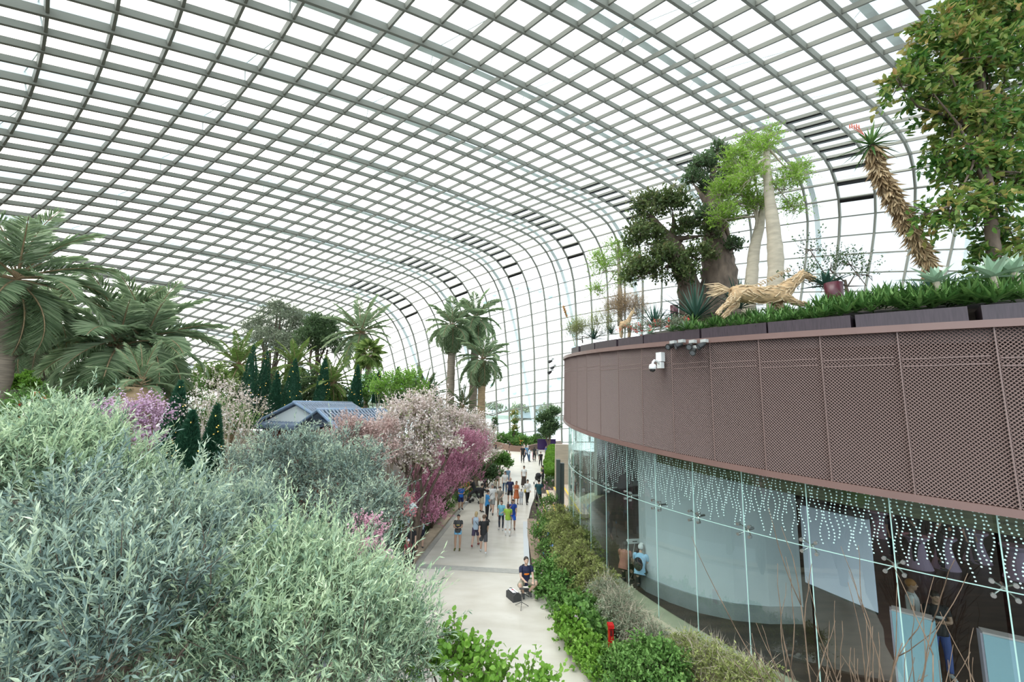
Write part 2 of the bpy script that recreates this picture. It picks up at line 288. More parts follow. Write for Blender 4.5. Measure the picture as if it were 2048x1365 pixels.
# ---------------- round pavilion at the right ----------------
DC=A_([19.67,19.37]); DR=17.12
ztop=lambda x,y: 1.085+.008*x+.061*y+CH
def dp(a,r=DR,z=None):        # point on the pavilion at angle a (0 = toward -x, growing toward the camera)
    x=DC[0]-r*math.cos(a); y=DC[1]-r*math.sin(a); return (x,y,ztop(x,y) if z is None else z)
HC=3.15
mesh_m=mat('brown_metal',(0.20,0.135,0.12),0.45,0.0,spec=0.5); fascia_m=mat('brown_fascia',(0.19,0.115,0.10),0.35,var=0.05,scale=2)
back_m=mat('dark_backing',(0.035,0.024,0.022),0.8)
wr=thing('wall_right','','',(0,0,0)); del wr['label'],wr['category']; struct(wr)
dA=1.19/DR; a0=-0.92; npan=31
AN=[a0+i*dA for i in range(npan+1)]
def curve_band(name,r0,r1,zt,zb,m_,a_=(-0.95,1.35),n=90,parent=wr):
    m=MB(); v=[];f=[]
    for k in range(n+1):
        a=a_[0]+(a_[1]-a_[0])*k/n; x,y,zz=dp(a,DR)
        for r,z in ((r0,zt),(r1,zt),(r1,zb),(r0,zb)):
            q=dp(a,r); v.append((q[0],q[1],zz+z if z<50 else z-100))
    for k in range(n):
        for j in range(4): f.append((4*k+j,4*k+(j+1)%4,4*k+4+(j+1)%4,4*k+4+j))
    m.add(v,f); return m.build(name,m_,parent,smooth=False)
curve_band('backing_wall',DR-.22,DR-.34,-.03,-HC+.02,back_m)
curve_band('top_fascia',DR+.05,DR-.45,0.0,-.13,fascia_m)
curve_band('bottom_fascia',DR+.05,DR-.40,-HC+.13,-HC,fascia_m)
for i in range(npan):                                 # expanded metal panels, slightly tilted like shingles
    A,B=AN[i],AN[i+1]; near=i>8
    L=1.19; H=HC-.24; nx=40 if near else 26; ny=92 if near else 56
    m=MB(); o0=A_(dp(A,DR-.02)); o1=A_(dp(B,DR-.05)); ex=(o1-o0)/np.linalg.norm(o1-o0); ez=A_([0,0,-1.]); nn=np.cross(ex,ez); 
    if nn[:2]@(o0[:2]-DC)<0: nn=-nn
    X0=.0; cw=(L-.0)/nx; ch=H/ny; w=0.0115 if near else .018
    ii,jj=np.meshgrid(np.arange(nx),np.arange(ny),indexing='ij'); ii=ii.ravel(); jj=jj.ravel()
    for sgn in (1,-1):                                 # zig-zag strands meeting at the knuckles
        up_=((ii+jj)%2==0) if sgn==1 else ((ii+jj)%2==1)
        y0=np.where(up_,0,1)
        if sgn==-1: continue
        xa=X0+ii*cw; xb=xa+cw; ya=.10+(jj+y0)*ch; yb=.10+(jj+1-y0)*ch
        def pt(x,y,dz,dn): return o0+ex*x[:,None]+ez*(y+dz)[:,None]+nn*dn
        v=np.stack([pt(xa,ya,-w,.0),pt(xb,yb,-w,.0),pt(xb,yb,w,.016),pt(xa,ya,w,.016)],1)
        b=np.arange(len(ii))[:,None]*4; m.add(v.reshape(-1,3),b+A_([[0,1,2,3]]))
    m.box(o0+ex*.02+ez*(HC/2)+nn*.012,(0.018,0.02,HC-.2),math.atan2(ex[1],ex[0]))
    m.box((o0+o1)/2+ez*.62+nn*.012,(L-.1,0.01,0.018),math.atan2(ex[1],ex[0])); m.box((o0+o1)/2+ez*.75+nn*.012,(L-.1,0.01,0.018),math.atan2(ex[1],ex[0]))
    m.build('mesh_panel',mesh_m,wr)
    
# roof deck of the pavilion, inner shell
m=MB(); an=np.linspace(-1.1,1.5,70); P=[dp(a,DR-.05) for a in an]+[(44,5,ztop(44,5)),(44,34,ztop(44,34))]
top=[(x,y,ztop(x,y)-.02) for x,y,_ in P]; bot=[(x,y,z-.35) for x,y,z in top]; n=len(top)
m.add(top+bot,[list(range(n))]); m.F[(n,0)].append(A_([list(range(2*n-1,n-1,-1))])); m.F.setdefault((4,0),[]).append(A_([(i,i+n,(i+1)%n+n,(i+1)%n) for i in range(n)]))
m.build('roof_deck',mat('deck_dark',(0.06,0.05,0.05),0.8),wr)
soff=mat('soffit_olive',(0.05,0.055,0.03),0.6,var=.5,scale=2,stretch=(1,1,12))
m=MB(); bot=[(x,y,ztop(x,y)-HC+.10) for x,y,_ in P]; m.add(bot,[list(range(n))]); m.build('soffit',soff,wr)
curve_band('bulkhead',DR-.80,DR-.95,-HC+.08,-HC-.42,mat('bulkhead_olive',(0.10,0.11,0.055),0.6,var=.5,scale=1.5,stretch=(1,1,14)),(.38,1.3))
# planted ledge and low wall under the glass
ledge_m=mat('ledge_stone',(0.36,0.36,0.25),0.55,var=.12,scale=2); plank=mat('bench_wood',(0.30,0.23,0.12),0.6,var=.25,scale=3,stretch=(1,8,1))
BZ=CH-5.75
lg=curve_band('ledge',DR+.28,DR-.9,100+BZ,100+0.0,ledge_m,(-0.62,1.1),80,None); struct(lg); lg.name='trim_1'
bn=curve_band('timber_edge',DR+.62,DR+.36,100+BZ-.08,100+.0,plank,(-.25,1.05),60,None); tag(bn,'weathered timber edging of the planting bed along the glass wall','bed edging')
bw=curve_band('bed_wall',DR+.74,DR+.64,100+.38,100-.02,mat('bed_wall_stone',(.25,.17,.12),.7,var=.2,scale=4),(-.25,1.05),60,None); tag(bw,'low brown retaining wall below the timber bed edging','wall')
# glass wall: two rows of panes with dots on the upper row
gl=glassmat('facade_glass',(0.82,0.90,0.875),0.8,0.0,0.10); dotm=mat('frit_dot',(0.62,0.85,0.80),0.5,emit=None)
GR=DR-.25; JZ=CH-2.77
win=thing('window_1','','',(0,0,0)); del win['label'],win['category']; struct(win)
panew=0.0782; ang=[0.4903+panew*i for i in range(-14,10)]
seamg=mat('glass_edge',(0.45,0.68,0.62),0.3)
fit=mat('chrome_fitting',(0.62,0.63,0.6),0.25,0.9)
for i in range(len(ang)-1):
    A,B=ang[i]+.0015,ang[i+1]-.0015; K=6
    for row,(zt,zb) in enumerate(((None,JZ+.006),(JZ-.006,BZ-.02))):
        m=MB(); v=[];f=[]
        for k in range(K+1):
            a=A+(B-A)*k/K; p=dp(a,GR); z1=(p[2]-HC+.1) if zt is None else zt
            v+=[(p[0],p[1],z1),(p[0],p[1],zb)]
        f=[(2*k,2*k+1,2*k+3,2*k+2) for k in range(K)]; m.add(v,f)
        if row==0:                                    # dots: wavy vertical chains that thin out downwards
            rr=random.Random(i*7+3); c=[]
            nc=14
            for q in range(nc):
                ph=rr.random()*6; L=rr.uniform(.55,1.0); zl=(dp((A+B)/2,GR)[2]-HC)-JZ
                for w_ in range(int(zl/0.062)):
                    zz=w_*0.062+.05
                    if zz>zl*L: break
                    a=A+(B-A)*((q+.5)/nc)+.35*panew/nc*math.sin(ph+zz*9+q*2)
                    c.append((a,dp(a,GR)[2]-HC-zz))
            ca=A_(c); x=DC[0]-(GR+.012)*np.cos(ca[:,0]); y=DC[1]-(GR+.012)*np.sin(ca[:,0]); th=np.arange(7)*2*PI/7; r=.0145
            tx,ty=np.sin(ca[:,0]),-np.cos(ca[:,0])
            vv=np.stack([x[:,None]+tx[:,None]*np.cos(th)*r,y[:,None]+ty[:,None]*np.cos(th)*r,ca[:,1][:,None]+np.sin(th)*r+0*x[:,None]],-1)
            m.add(vv.reshape(-1,3),np.arange(len(c))[:,None]*7+np.arange(7)[None],mi=1)
        m.build('upper_pane' if row==0 else 'lower_pane',[gl,dotm],win)
    m=MB(); p=dp(A,GR+.008); q=dp(A,GR+.008); m.beam([(p[0],p[1],p[2]-HC),(p[0],p[1],BZ)],[(p[0]-DC[0],p[1]-DC[1],0)]*2,.018,0,.012); m.build('pane_joint',seamg,win)
    m=MB(); pts=[dp(ang[i]+panew*k/6,GR+.008,JZ) for k in range(7)]; m.beam(pts,[(0,0,1.)]*7,.014,-.007,.007); m.build('pane_joint',seamg,win)
    if i>=7:                                          # spider fitting: four arms with discs
        m=MB(); c=A_(dp(ang[i],GR-.16,JZ)); t_=A_([math.sin(ang[i]),-math.cos(ang[i]),0]); ou=A_([-math.cos(ang[i]),-math.sin(ang[i]),0])
        m.tube([c-ou*.25,c],.03,8)
        for sx in(-1,1):
            for sz in(-1,1):
                e_=c+t_*sx*.13+A_([0,0,sz*.11])+ou*.10; m.tube([c,(c+e_)/2-ou*.02,e_],.014,6); m.tube([e_,e_+ou*.09],.035,10)
        m.build('spider_fitting',fit,win)
# inside of the pavilion
wood=mat('venue_floor',(0.055,0.036,0.026),0.35,var=.6,scale=1.2,stretch=(.5,3,1),detail=8)
m=MB(); P=[dp(a,GR-.55) for a in np.linspace(-.9,1.3,50)]+[(40,4,0),(40,34,0)]; n=len(P); m.add([(x,y,BZ+.01) for x,y,_ in P],[list(range(n))]); vf=m.build('venue_floor',wood,wr)
m=MB(); dk=mat('venue_dark',(0.035,0.03,0.035),0.8)
m.box((27,33,3.5),(26,.3,6.5)); m.box((38,19,3.5),(.3,30,6.5)); m.build('back_wall',dk,wr)
cw=mat('curved_white',(0.47,0.52,0.55),0.45); pl=mat('plinth_grey',(0.22,0.235,0.24),0.6,var=.1,scale=3)
bp=[gnd(x,y,BZ) for x,y in ((1278,1172),(1292,1185),(1340,1207),(1400,1228),(1470,1243),(1540,1250),(1608,1250))]
def wallsheet(name,pts,z0,z1,th,m_):
    m=MB(); P=A_([(p[0],p[1]) for p in pts]); T=np.gradient(P,axis=0); T/=np.linalg.norm(T,axis=1)[:,None]; S=np.stack([-T[:,1],T[:,0]],1)*th; k=len(P)
    m.add(np.concatenate([np.c_[P,np.full(k,z1)],np.c_[P+S,np.full(k,z1)],np.c_[P+S,np.full(k,z0)],np.c_[P,np.full(k,z0)]]),
      [f for i in range(k-1) for f in ((i,i+1,k+i+1,k+i),(k+i,k+i+1,2*k+i+1,2*k+i),(2*k+i,2*k+i+1,3*k+i+1,3*k+i),(3*k+i,3*k+i+1,i+1,i))]+[(0,k,2*k,3*k),(k-1,4*k-1,3*k-1,2*k-1)])
    return m.build(name,m_,None,smooth=False)
ipt=[bp[0]+Vector((2.2,1.6,0)),bp[0]+Vector((.12,.35,0))]+bp+[bp[-1]+Vector((.6,1.4,0))]
cwl=wallsheet('curved_wall',[p+Vector((.05,.05,0)) for p in ipt],BZ+.42,5.2,.25,cw); struct(cwl); cwl.name='wall_inner'
cpl=wallsheet('plinth',ipt,BZ,BZ+.43,.3,pl); struct(cpl); cpl.name='baseboard_inner'
def quadbox(name,p,th,m_,parent=None):     # slab through four corner points
    p=[Vector(q) for q in p]; n=((p[1]-p[0]).cross(p[3]-p[0])).normalized()*th; m=MB(); m.add([tuple(q) for q in p]+[tuple(q+n) for q in p],[(0,1,2,3),(7,6,5,4),(0,4,5,1),(1,5,6,2),(2,6,7,3),(3,7,4,0)]); return m.build(name,m_,parent)
scr=mat('screen_white',(0.52,0.56,0.70),0.5)
s0=at(1612,1165,10.6); s1=at(1757,1226,9.0)
ps=thing('projector_screen','white projector screen hanging inside the glass hall beyond the curved wall','screen',(s0.x,s0.y,s0.z))
d=Vector((0,0,1)); q=quadbox('screen_sheet',[s0-s0,s1-s0,s1-s0+d*1.75,s0-s0+d*1.75],.02,scr,ps); quadbox('bottom_bar',[-d*.04,s1-s0-d*.04,s1-s0,Vector((0,0,0))],.03,black,ps); quadbox('screen_case',[d*1.75,s1-s0+d*1.75,s1-s0+d*1.87,d*1.87],.1,dk,ps)
pan=mat('booth_panel',(0.26,0.40,0.48),0.4); pant=mat('booth_top',(0.42,0.36,0.36),0.5)
for (pl0,pl1,pt,lab) in (((1783,1222),(1866,1243),1203,'pale blue upright panel booth beside the standing visitor inside the glass hall'),((1965,1268),(2062,1290),1245,'pale blue panel booth with a lavender side at the right edge of the photo')):
    h=1.95; z1=BZ+h; a=gnd(*pl0,z1); b=gnd(*pl1,z1); dr=(b-a); dr.z=0; back=Vector((-dr.y,dr.x,0)).normalized()*.22; a.z=b.z=BZ
    t=thing('panel_booth',lab,'booth',(a.x,a.y,BZ),group=None); o_=Vector((0,0,0)); H=Vector((0,0,h))
    quadbox('front_panel',[o_,dr,dr+H,H],.03,pan,t); quadbox('side_panel',[o_,H,H+back,back],.03,mat('booth_side',(.36,.32,.40),.4),t); quadbox('side_panel',[dr,dr+back,dr+back+H,dr+H],.03,pan,t); quadbox('top_panel',[H,dr+H,dr+back+H,back+H],.03,pant,t)
lav=mat('tablecloth_lavender',(0.42,0.32,0.45),0.8)
tl=['by the pair of waiters','right of the pair of waiters','near the far end of the bar','at the right edge of the photo','behind the hanging screen']
for k,(x,y) in enumerate(((1838,1136),(1892,1138),(1955,1125),(2040,1160),(1760,1075))):
    g_=gnd(x,y,BZ); t=thing('cocktail_table','','table',(g_.x,g_.y,BZ+.01),group='cocktail tables in the hall'); t['label']='tall cocktail table under a draped lavender cloth '+tl[k]
    m=MB(); m.lathe((0,0,0),[(.42,0),(.30,.35),(.22,.75),(.26,.95),(.40,1.08),(.41,1.12)],20); m.build('draped_cloth',lav,t); m=MB(); m.lathe((0,0,0),[(.40,1.12),(.40,1.14)],20); m.build('table_top',lav,t)
def area(name,loc,size,energy,col,rot=(0,0,0)):
    l=bpy.data.lights.new(name,'AREA'); l.energy=energy; l.size=size; l.color=col; o=link(name,l); o.location=loc; o.rotation_euler=rot; return o
area('hall_lamp',(12.5,14,5.4),1.2,30,(1,.62,.45)); area('hall_lamp',(11,9.3,5.2),.8,14,(.75,.6,1)); area('hall_lamp',(15,18,5.4),2,30,(1,.6,.5)); 
# short wall, dark post and yellow-striped steps before the glass
st=mat('step_stone',(0.50,0.42,0.34),0.6,var=.1,scale=3); yl=mat('yellow_line',(0.80,0.55,0.03),0.5); wt=mat('travertine',(0.52,0.44,0.35),0.5,var=.12,scale=1.5,stretch=(1,1,5))
w0=gnd(1121,1035,0.1)
steps=thing('steps','beige stone steps with yellow nosing stripes beside the glass wall','steps',(0,0,0))
for k in range(4):
    a=gnd(1094,1010+k*7,0); x0=2.15+k*.52; m=MB(); m.box((x0+.26,27.2,.06+k*.12),(.52,8.5,.12+k*.24)); m.build('step',st,steps)
    m=MB(); m.box((x0+.07,27.2,.12+k*.24+.005),(.10,8.4,.012)); m.build('nosing_stripe',yl,steps)
steps2=poly('yellow_line',[(1.25,19.6),(1.42,19.6),(1.70,24.5),(1.5,24.5)],0.03,yl,.03); tag(steps2,'short yellow floor line beside the pink flowers','floor line')
wl=quadbox('stone_wall',[(3.3,31.5,0),(4.25,31.5,0),(4.25,31.5,3.6),(3.3,31.5,3.6)],.35,wt); tag(wl,'tall travertine end wall of the pavilion behind the dark post','wall')
pc=mat('pillar_glaze',(0.40,0.46,0.42),0.25)
cf=wallsheet('curved_corner',[dp(a,GR+.01) for a in np.linspace(-1.0,-.585,9)],0,7.9,.2,mat('corner_panel',(0.55,0.60,0.56),0.12,spec=.8)); struct(cf); cf.name='wall_corner'
a=gnd(1122,1030,0.0); post=thing('signpost','dark steel double post at the end of the planted bed','post',(2.75,23.5,0)); m=MB(); m.box((-.11,0,1.75),(.20,.34,3.5)); m.build('upright',mat('post_dark',(.07,.085,.075),.45),post); m=MB(); m.box((.12,.12,1.65),(.20,.3,3.3)); m.build('upright',MATS['post_dark'],post)
rl=thing('handrail','slim dark steel handrail leading up the striped steps','handrail',(1.75,24.2,0)); dkm=mat('rail_dark',(.05,.05,.05),.4)
m=MB(); m.tube([(0,0,0),(0,0,1.05)],.02,8); m.build('post',dkm,rl); m=MB(); m.tube([(.0,5,0),(.0,5,1.05)],.02,8); m.build('post',dkm,rl); m=MB(); m.tube([(0,-.1,1.05),(0,5.1,1.05)],.022,8); m.tube([(0,0,.55),(.0,5,.55)],.012,6); m.tube([(0,0,1.05),(1.0,-.2,1.25)],.018,6); m.build('rail',dkm,rl)
# cameras and lights fixed to the pavilion
wp=mat('white_plastic',(0.75,0.76,0.74),0.35); bk=mat('lamp_black',(0.02,0.022,0.022),0.35); gy=mat('box_grey',(0.45,0.46,0.44),0.5)
ac=0.0
def drum_at(px,py,r=DR+.1):
    rr=ray(px,py); a=rr.x**2+rr.y**2; b=-2*(rr.x*DC[0]+rr.y*DC[1]); c=DC[0]**2+DC[1]**2-r*r; t=(-b-math.sqrt(max(0,b*b-4*a*c)))/(2*a); return Vector((rr.x*t,rr.y*t,rr.z*t+CH))
def faceang(p): return math.atan2(p[1]-DC[1],p[0]-DC[0])-PI/2      # rotate so that local +y points outward
p=drum_at(1322,722); cm=thing('security_camera','white dome security camera on a bent arm below its junction box','camera',p,faceang(p))
m=MB(); m.box((0,.02,.10),(.20,.14,.26)); m.build('junction_box',wp,cm); m=MB(); m.box((0,.02,-.13),(.15,.12,.17)); m.build('wall_bracket',wp,cm)
m=MB(); m.tube([(0,.05,-.10),(0,.16,-.02),(-.02,.27,-.01),(-.04,.34,-.06),(-.04,.36,-.12)],.032,10); m.build('arm',wp,cm,True)
m=MB(); m.lathe((-.04,.36,-.27),[(.03,.16),(.08,.14),(.10,.08),(.10,0.02),(.085,.01)],20); hsg=m.build('housing',wp,cm,True); m=MB(); m.ell((-.04,.36,-.27),(.078,.078,.07),16,10); m.build('lens_dome',bk,hsg,True)
def spot(px,py,k,lab):
    p=drum_at(px,py); t=thing('spotlight',lab,'spotlight',p,faceang(p),group='black spotlights on the brown cladding')
    m=MB(); m.box((0,.06,.09),(.15,.12,.08)); m.build('mounting_box',gy,t); m=MB(); m.tube([(0,.08,.05),(0,.14,0)],.015,6); m.build('bracket',bk,t)
    d=Vector((math.sin(k*1.9)*.6,1,-.5+.2*math.cos(k))).normalized(); c=Vector((0,.18,-.03)); m=MB(); m.tube([c-d*.10,c-d*.02,c+d*.10],[.045,.07,.085],14); lh=m.build('lamp_head',bk,t); m=MB(); m.tube([c+d*.101,c+d*.103],[.06,.06],14); m.build('lens',mat('lens_grey',(.12,.13,.14),.2),lh)
for k,(x,y,l) in enumerate(((1350,692,'black spotlight nearest the white dome camera'),(1367,690,'second black spotlight from the dome camera'),(1389,691,'third black spotlight, beside the one pointing down'),(1396,702,'small black spotlight hanging lowest of the row'),(1412,690,'spotlight at the right end of the row, seen side on'))): spot(x,y,k,l)
for k,(x,y,l) in enumerate(((1108,722,'upper black spotlight at the far left rim of the pavilion'),(1112,735,'white-ringed spotlight at the far left rim of the pavilion'),(1107,744,'lowest black spotlight at the far left rim of the pavilion'))): spot(x,y,k+7,l)
# planter boxes on the rim
pbm=mat('planter_bronze',(0.045,0.03,0.038),0.4,var=.25,scale=6,stretch=(6,6,.6)); 
edge=[(1143,1157),(1161,1188),(1190,1232),(1236,1285),(1287,1398),(1402,1532),(1536,1702),(1712,1940),(1968,2200)]
lbl=['first and smallest dark planter box at the far left of the rim','second dark planter box from the left on the rim','third dark planter box, below the left agave','fourth dark planter box, below the small driftwood giraffe','fifth dark planter box, above the white dome camera','sixth dark planter box, below the running driftwood horse\'s tail','seventh dark planter box, below the driftwood horse','long dark planter box below the leaning tree aloe','dark planter box at the right edge below the pale agaves']
for k,(xa,xb) in enumerate(edge):
    def rim(px,r):
        p=drum_at(px,655,r); return Vector((p.x,p.y,ztop(p.x,p.y)))
    a=rim(xa,DR-.08); b=rim(xb,DR-.08) if xb<2100 else rim(2047,DR-.08)+(rim(2047,DR-.08)-rim(1990,DR-.08))*3; d=b-a; out=Vector(((a.x+b.x)/2-DC[0],(a.y+b.y)/2-DC[1],0)).normalized()
    w=-out*.75; z0=.0; h=.27; t=thing('planter_box',lbl[k],'planter',a,group=None); m=MB(); q=[Vector((0,0,z0)),d+Vector((0,0,z0)),d+w+Vector((0,0,z0)),w+Vector((0,0,z0))]; H=Vector((0,0,h))
    m.add([tuple(v) for v in q]+[tuple(v+H) for v in q],[(3,2,1,0),(0,1,5,4),(1,2,6,5),(2,3,7,6),(3,0,4,7)]); ins=.03; c=sum((v for v in q),Vector())/4
    q2=[v+(c-v)*.06 for v in q]; m.add([tuple(v+H) for v in q]+[tuple(v+H) for v in q2],[(i,(i+1)%4,(i+1)%4+4,i+4) for i in range(4)]); m.build('box',pbm,t)
    m=MB(); m.add([tuple(v+H*.85) for v in q2],[(0,1,2,3)]); m.build('soil',soil,t)
    t['w']=0; del t['w']
# ---------------- plants: generators ----------------
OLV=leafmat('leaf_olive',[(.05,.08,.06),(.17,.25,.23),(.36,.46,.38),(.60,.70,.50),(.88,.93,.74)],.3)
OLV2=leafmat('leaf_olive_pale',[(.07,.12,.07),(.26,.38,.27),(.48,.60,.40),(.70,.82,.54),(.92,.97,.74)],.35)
GRN=leafmat('leaf_green',[(.06,.15,.03),(.15,.30,.07),(.30,.50,.15)],.35)
LIM=leafmat('leaf_lime',[(.12,.26,.03),(.22,.42,.06),(.36,.55,.12)],.4)
DRK=leafmat('leaf_dark',[(.05,.09,.04),(.10,.17,.07),(.20,.29,.13)],.4)
VIN=leafmat('leaf_vine',[(.16,.18,.06),(.32,.38,.12),(.55,.60,.22)],.4)
GRY=leafmat('leaf_greygreen',[(.16,.20,.13),(.28,.33,.22),(.42,.46,.32)])
PLM=leafmat('leaf_palm',[(.16,.24,.13),(.36,.47,.28),(.68,.76,.52)],.5,.4)
PLD=leafmat('leaf_cycad',[(.10,.17,.04),(.20,.31,.08),(.45,.54,.20)],.45,.4)
CON=leafmat('leaf_conifer',[(.015,.065,.035),(.035,.12,.065),(.07,.18,.10)])
WHT=leafmat('petal_white',[(.30,.36,.16),(.72,.60,.55),(.86,.76,.74),(.95,.92,.88)],.35)
PNK=leafmat('petal_pink',[(.62,.30,.42),(.80,.48,.58),(.90,.70,.76)],.35)
MAG=leafmat('petal_magenta',[(.40,.15,.24),(.56,.26,.36),(.70,.44,.52)],.35)
LIL=leafmat('petal_lilac',[(.50,.30,.46),(.70,.48,.64),(.86,.70,.80)],.35)
AUT=leafmat('leaf_mixed',[(.03,.10,.015),(.08,.19,.035),(.16,.27,.05),(.28,.30,.08),(.50,.38,.13),(.36,.21,.08)],.4)
TAN=leafmat('leaf_dead',[(.22,.14,.07),(.40,.28,.15),(.56,.43,.26)],.15)
AGV=leafmat('leaf_agave_blue',[(.02,.06,.045),(.045,.11,.08),(.10,.19,.14)],.05,.4)
DUL=leafmat('leaf_dull',[(.04,.07,.02),(.09,.14,.04),(.16,.20,.07),(.26,.22,.10)],.35)
ATT=leafmat('leaf_agave_pale',[(.25,.38,.26),(.38,.52,.38),(.52,.64,.48)],.1,.4)
ALO=leafmat('leaf_aloe',[(.03,.09,.02),(.08,.18,.045),(.20,.34,.10)],.1,.4)
bark=mat('bark_brown',(.13,.095,.07),.9,var=.4,scale=6,stretch=(1,1,.3),bump=.6)
barkp=mat('bark_pale',(.44,.38,.29),.8,var=.15,scale=3,stretch=(1,1,4),bump=.3)
barkb=mat('bark_baobab',(.27,.21,.16),.85,var=.35,scale=2.5,stretch=(1.5,1.5,.3),bump=.8)
trunkp=mat('palm_trunk',(.26,.21,.16),.9,var=.35,scale=5,stretch=(.4,.4,5),bump=.8)
trunkb=mat('palm_trunk_tan',(.33,.23,.13),.9,var=.35,scale=5,stretch=(.4,.4,5),bump=.8)
def EL(px,py,r,d,sq=1.0,dep=1.0):
    c=at(px,py,d); R=r*d/CF; return (A_(c),A_([R,R*dep,R*sq]))
def crown(m,ells,n,leaf=(.06,.015),shoot=.3,nl=10,up=.5,inner=.45,stem=True,two=False,mi=0,smi=1,spread=.75,tipc=.35,droop=0.0,zmin=.05,bias=None):
    vol=A_([e[1][0]*e[1][2] for e in ells]); cnt=np.maximum(1,(n*vol/vol.sum()).astype(int))
    jobs=[]
    for (c,R),k in zip(ells,cnt):
        if k<60: jobs.append((c,R,k,inner)); continue
        K=30; u0=unit(K); u0[:,2]=np.where(u0[:,2]<-.35,-u0[:,2],u0[:,2])
        for q in range(K): rs=RG.uniform(.18,.42); jobs.append((c+u0[q]*R*RG.uniform(.5,1.0),R*rs,int(k*.9/K*rs/.31),.1))
        jobs.append((c,R*.8,int(k*.10),inner))
    for c,R,k,inner in jobs:
        if k<1: continue
        tone=RG.normal()*.10
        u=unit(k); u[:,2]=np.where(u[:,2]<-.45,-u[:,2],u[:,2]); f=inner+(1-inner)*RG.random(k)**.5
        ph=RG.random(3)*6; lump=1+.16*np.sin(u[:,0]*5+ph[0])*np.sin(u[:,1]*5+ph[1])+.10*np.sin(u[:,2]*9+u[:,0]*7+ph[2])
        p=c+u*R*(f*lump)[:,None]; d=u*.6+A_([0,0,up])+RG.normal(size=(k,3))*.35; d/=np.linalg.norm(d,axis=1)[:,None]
        ln=shoot*(.5+RG.random(k)); base_r=tone+RG.random(k)*.35+.28*(f-inner)/(1-inner)*(.4+.6*np.clip(u[:,2]+.3,0,1))+.05  # crown shading put into leaf colour: darker deep inside, paler outside and on top
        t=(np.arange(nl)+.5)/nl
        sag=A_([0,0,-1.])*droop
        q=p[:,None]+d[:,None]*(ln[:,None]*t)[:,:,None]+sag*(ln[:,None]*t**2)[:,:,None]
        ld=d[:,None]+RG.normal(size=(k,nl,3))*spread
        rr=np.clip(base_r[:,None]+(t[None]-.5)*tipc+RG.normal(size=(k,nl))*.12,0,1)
        q=q.reshape(-1,3); ok=q[:,2]>zmin
        L=leaf[0]*(.7+.6*RG.random(len(q))); m.leaves(q[ok],ld.reshape(-1,3)[ok],L[ok],(L*leaf[1]/leaf[0])[ok],rnd=rr.ravel()[ok],mi=mi,two=two,bend=.1)
        if stem:
            ok=p[:,2]>zmin+.1; m.leaves(p[ok]-d[ok]*.1,d[ok],(ln+.1)[ok],.008+.02*leaf[1],rnd=.8,mi=smi)
def limbs(m,base,ells,r0=.09,n=7,mi=0,wob=.12,sub=3):
    base=A_(base,float)
    for c,R in ells:
        t=np.linspace(0,1,n)[:,None]; mid=(base+c)/2+A_([0,0,.15*np.linalg.norm(c-base)]); 
        P=(1-t)**2*base+2*t*(1-t)*mid+t*t*c; P[1:-1]+=RG.normal(size=(n-2,3))*wob*min(1,np.linalg.norm(c-base)*.3); m.tube(P,np.linspace(r0,r0*.3,n),7,mi=mi)
        for _ in range(sub):
            u=unit(1)[0]; u[2]=abs(u[2])*.7; e=c+u*R*.85; q=P[int(n*.6)]; mm=(q+e)/2+RG.normal(size=3)*.1*R[0]; m.tube([q,(q+mm)/2+RG.normal(size=3)*.04,mm,e],[r0*.32,r0*.25,r0*.18,r0*.07],5,mi=mi)
def plant(name,label,cat,ells,n,lm,base=None,trunk=bark,r0=.08,group=None,fol='foliage',flowers=None,sub=3,wob=.12,**kw):
    c0=sum(e[0] for e in ells)/len(ells)
    b=A_(base if base is not None else (c0[0],c0[1],0.0),float); t=thing(name,label,cat,tuple(b),group=group); E=[(e[0]-b,e[1]) for e in ells]
    z=kw.pop('zmin',.05); kw_long=kw.pop('long',None)
    m=MB(); limbs(m,(0,0,0),E,r0,sub=sub,wob=wob); m.build('branches',trunk,t,True)
    m=MB(); crown(m,E,n,zmin=z,**kw); m.build(fol,[lm,trunk],t)
    if kw_long:
        m=MB(); n2,sh2,nl2=kw_long; k2=dict(kw); k2.update(shoot=sh2,nl=nl2,spread=.42,inner=.75,smi=0,up=.35,tipc=.15); crown(m,E,n2,zmin=z,**k2); m.build('shoots',[lm],t)
    if flowers:
        fn,fm,fl=flowers; m=MB(); crown(m,E,fn,leaf=fl,shoot=.12,nl=6,stem=False,spread=2,inner=.8,zmin=z,two=False); m.build('flowers',fm,t)['kind']='stuff'
    return t
# fronds
def frond_mesh(L=2.2,droop=.6,nl=44,ll=.45,lw=.035,vee=.5,fw=.8,mats=None,tip=.0,stiff=.0):
    m=MB(); t=np.linspace(0,1,12); ang=-droop*1.5*t**1.6; dx=np.cos(ang); dz=np.sin(ang); x=np.concatenate([[0],np.cumsum(dx[1:]*L/11)]); z=np.concatenate([[0],np.cumsum(dz[1:]*L/11)])
    P=np.stack([x,0*x,z],1); m.tube(P,np.linspace(.028,.006,12)*L/2.2,5,mi=1)
    tt=np.linspace(.14,1,nl); q=np.stack([np.interp(tt,t,P[:,k]) for k in range(3)],1); a=np.interp(tt,t,ang); T=np.stack([np.cos(a),0*a,np.sin(a)],1); U=np.stack([-np.sin(a),0*a,np.cos(a)],1)
    env=np.sin(np.clip(tt*1.05-.02,0,1)**.7*PI)**.55+.12
    for s in (-1,1):
        ax=T*fw*(1+.5*tt[:,None])+A_([0,s,0])*1.0+U*(vee-.9*tt[:,None]*.5-stiff)+RG.normal(size=(nl,3))*.10
        m.leaves(q,ax,ll*env*(.85+.3*RG.random(nl)),lw,nrm=U+RG.normal(size=(nl,3))*.15,rnd=np.clip(.45+.3*RG.normal(size=nl)*.6,0,1),two=True,bend=.22)
    return m.mesh('frond',mats)
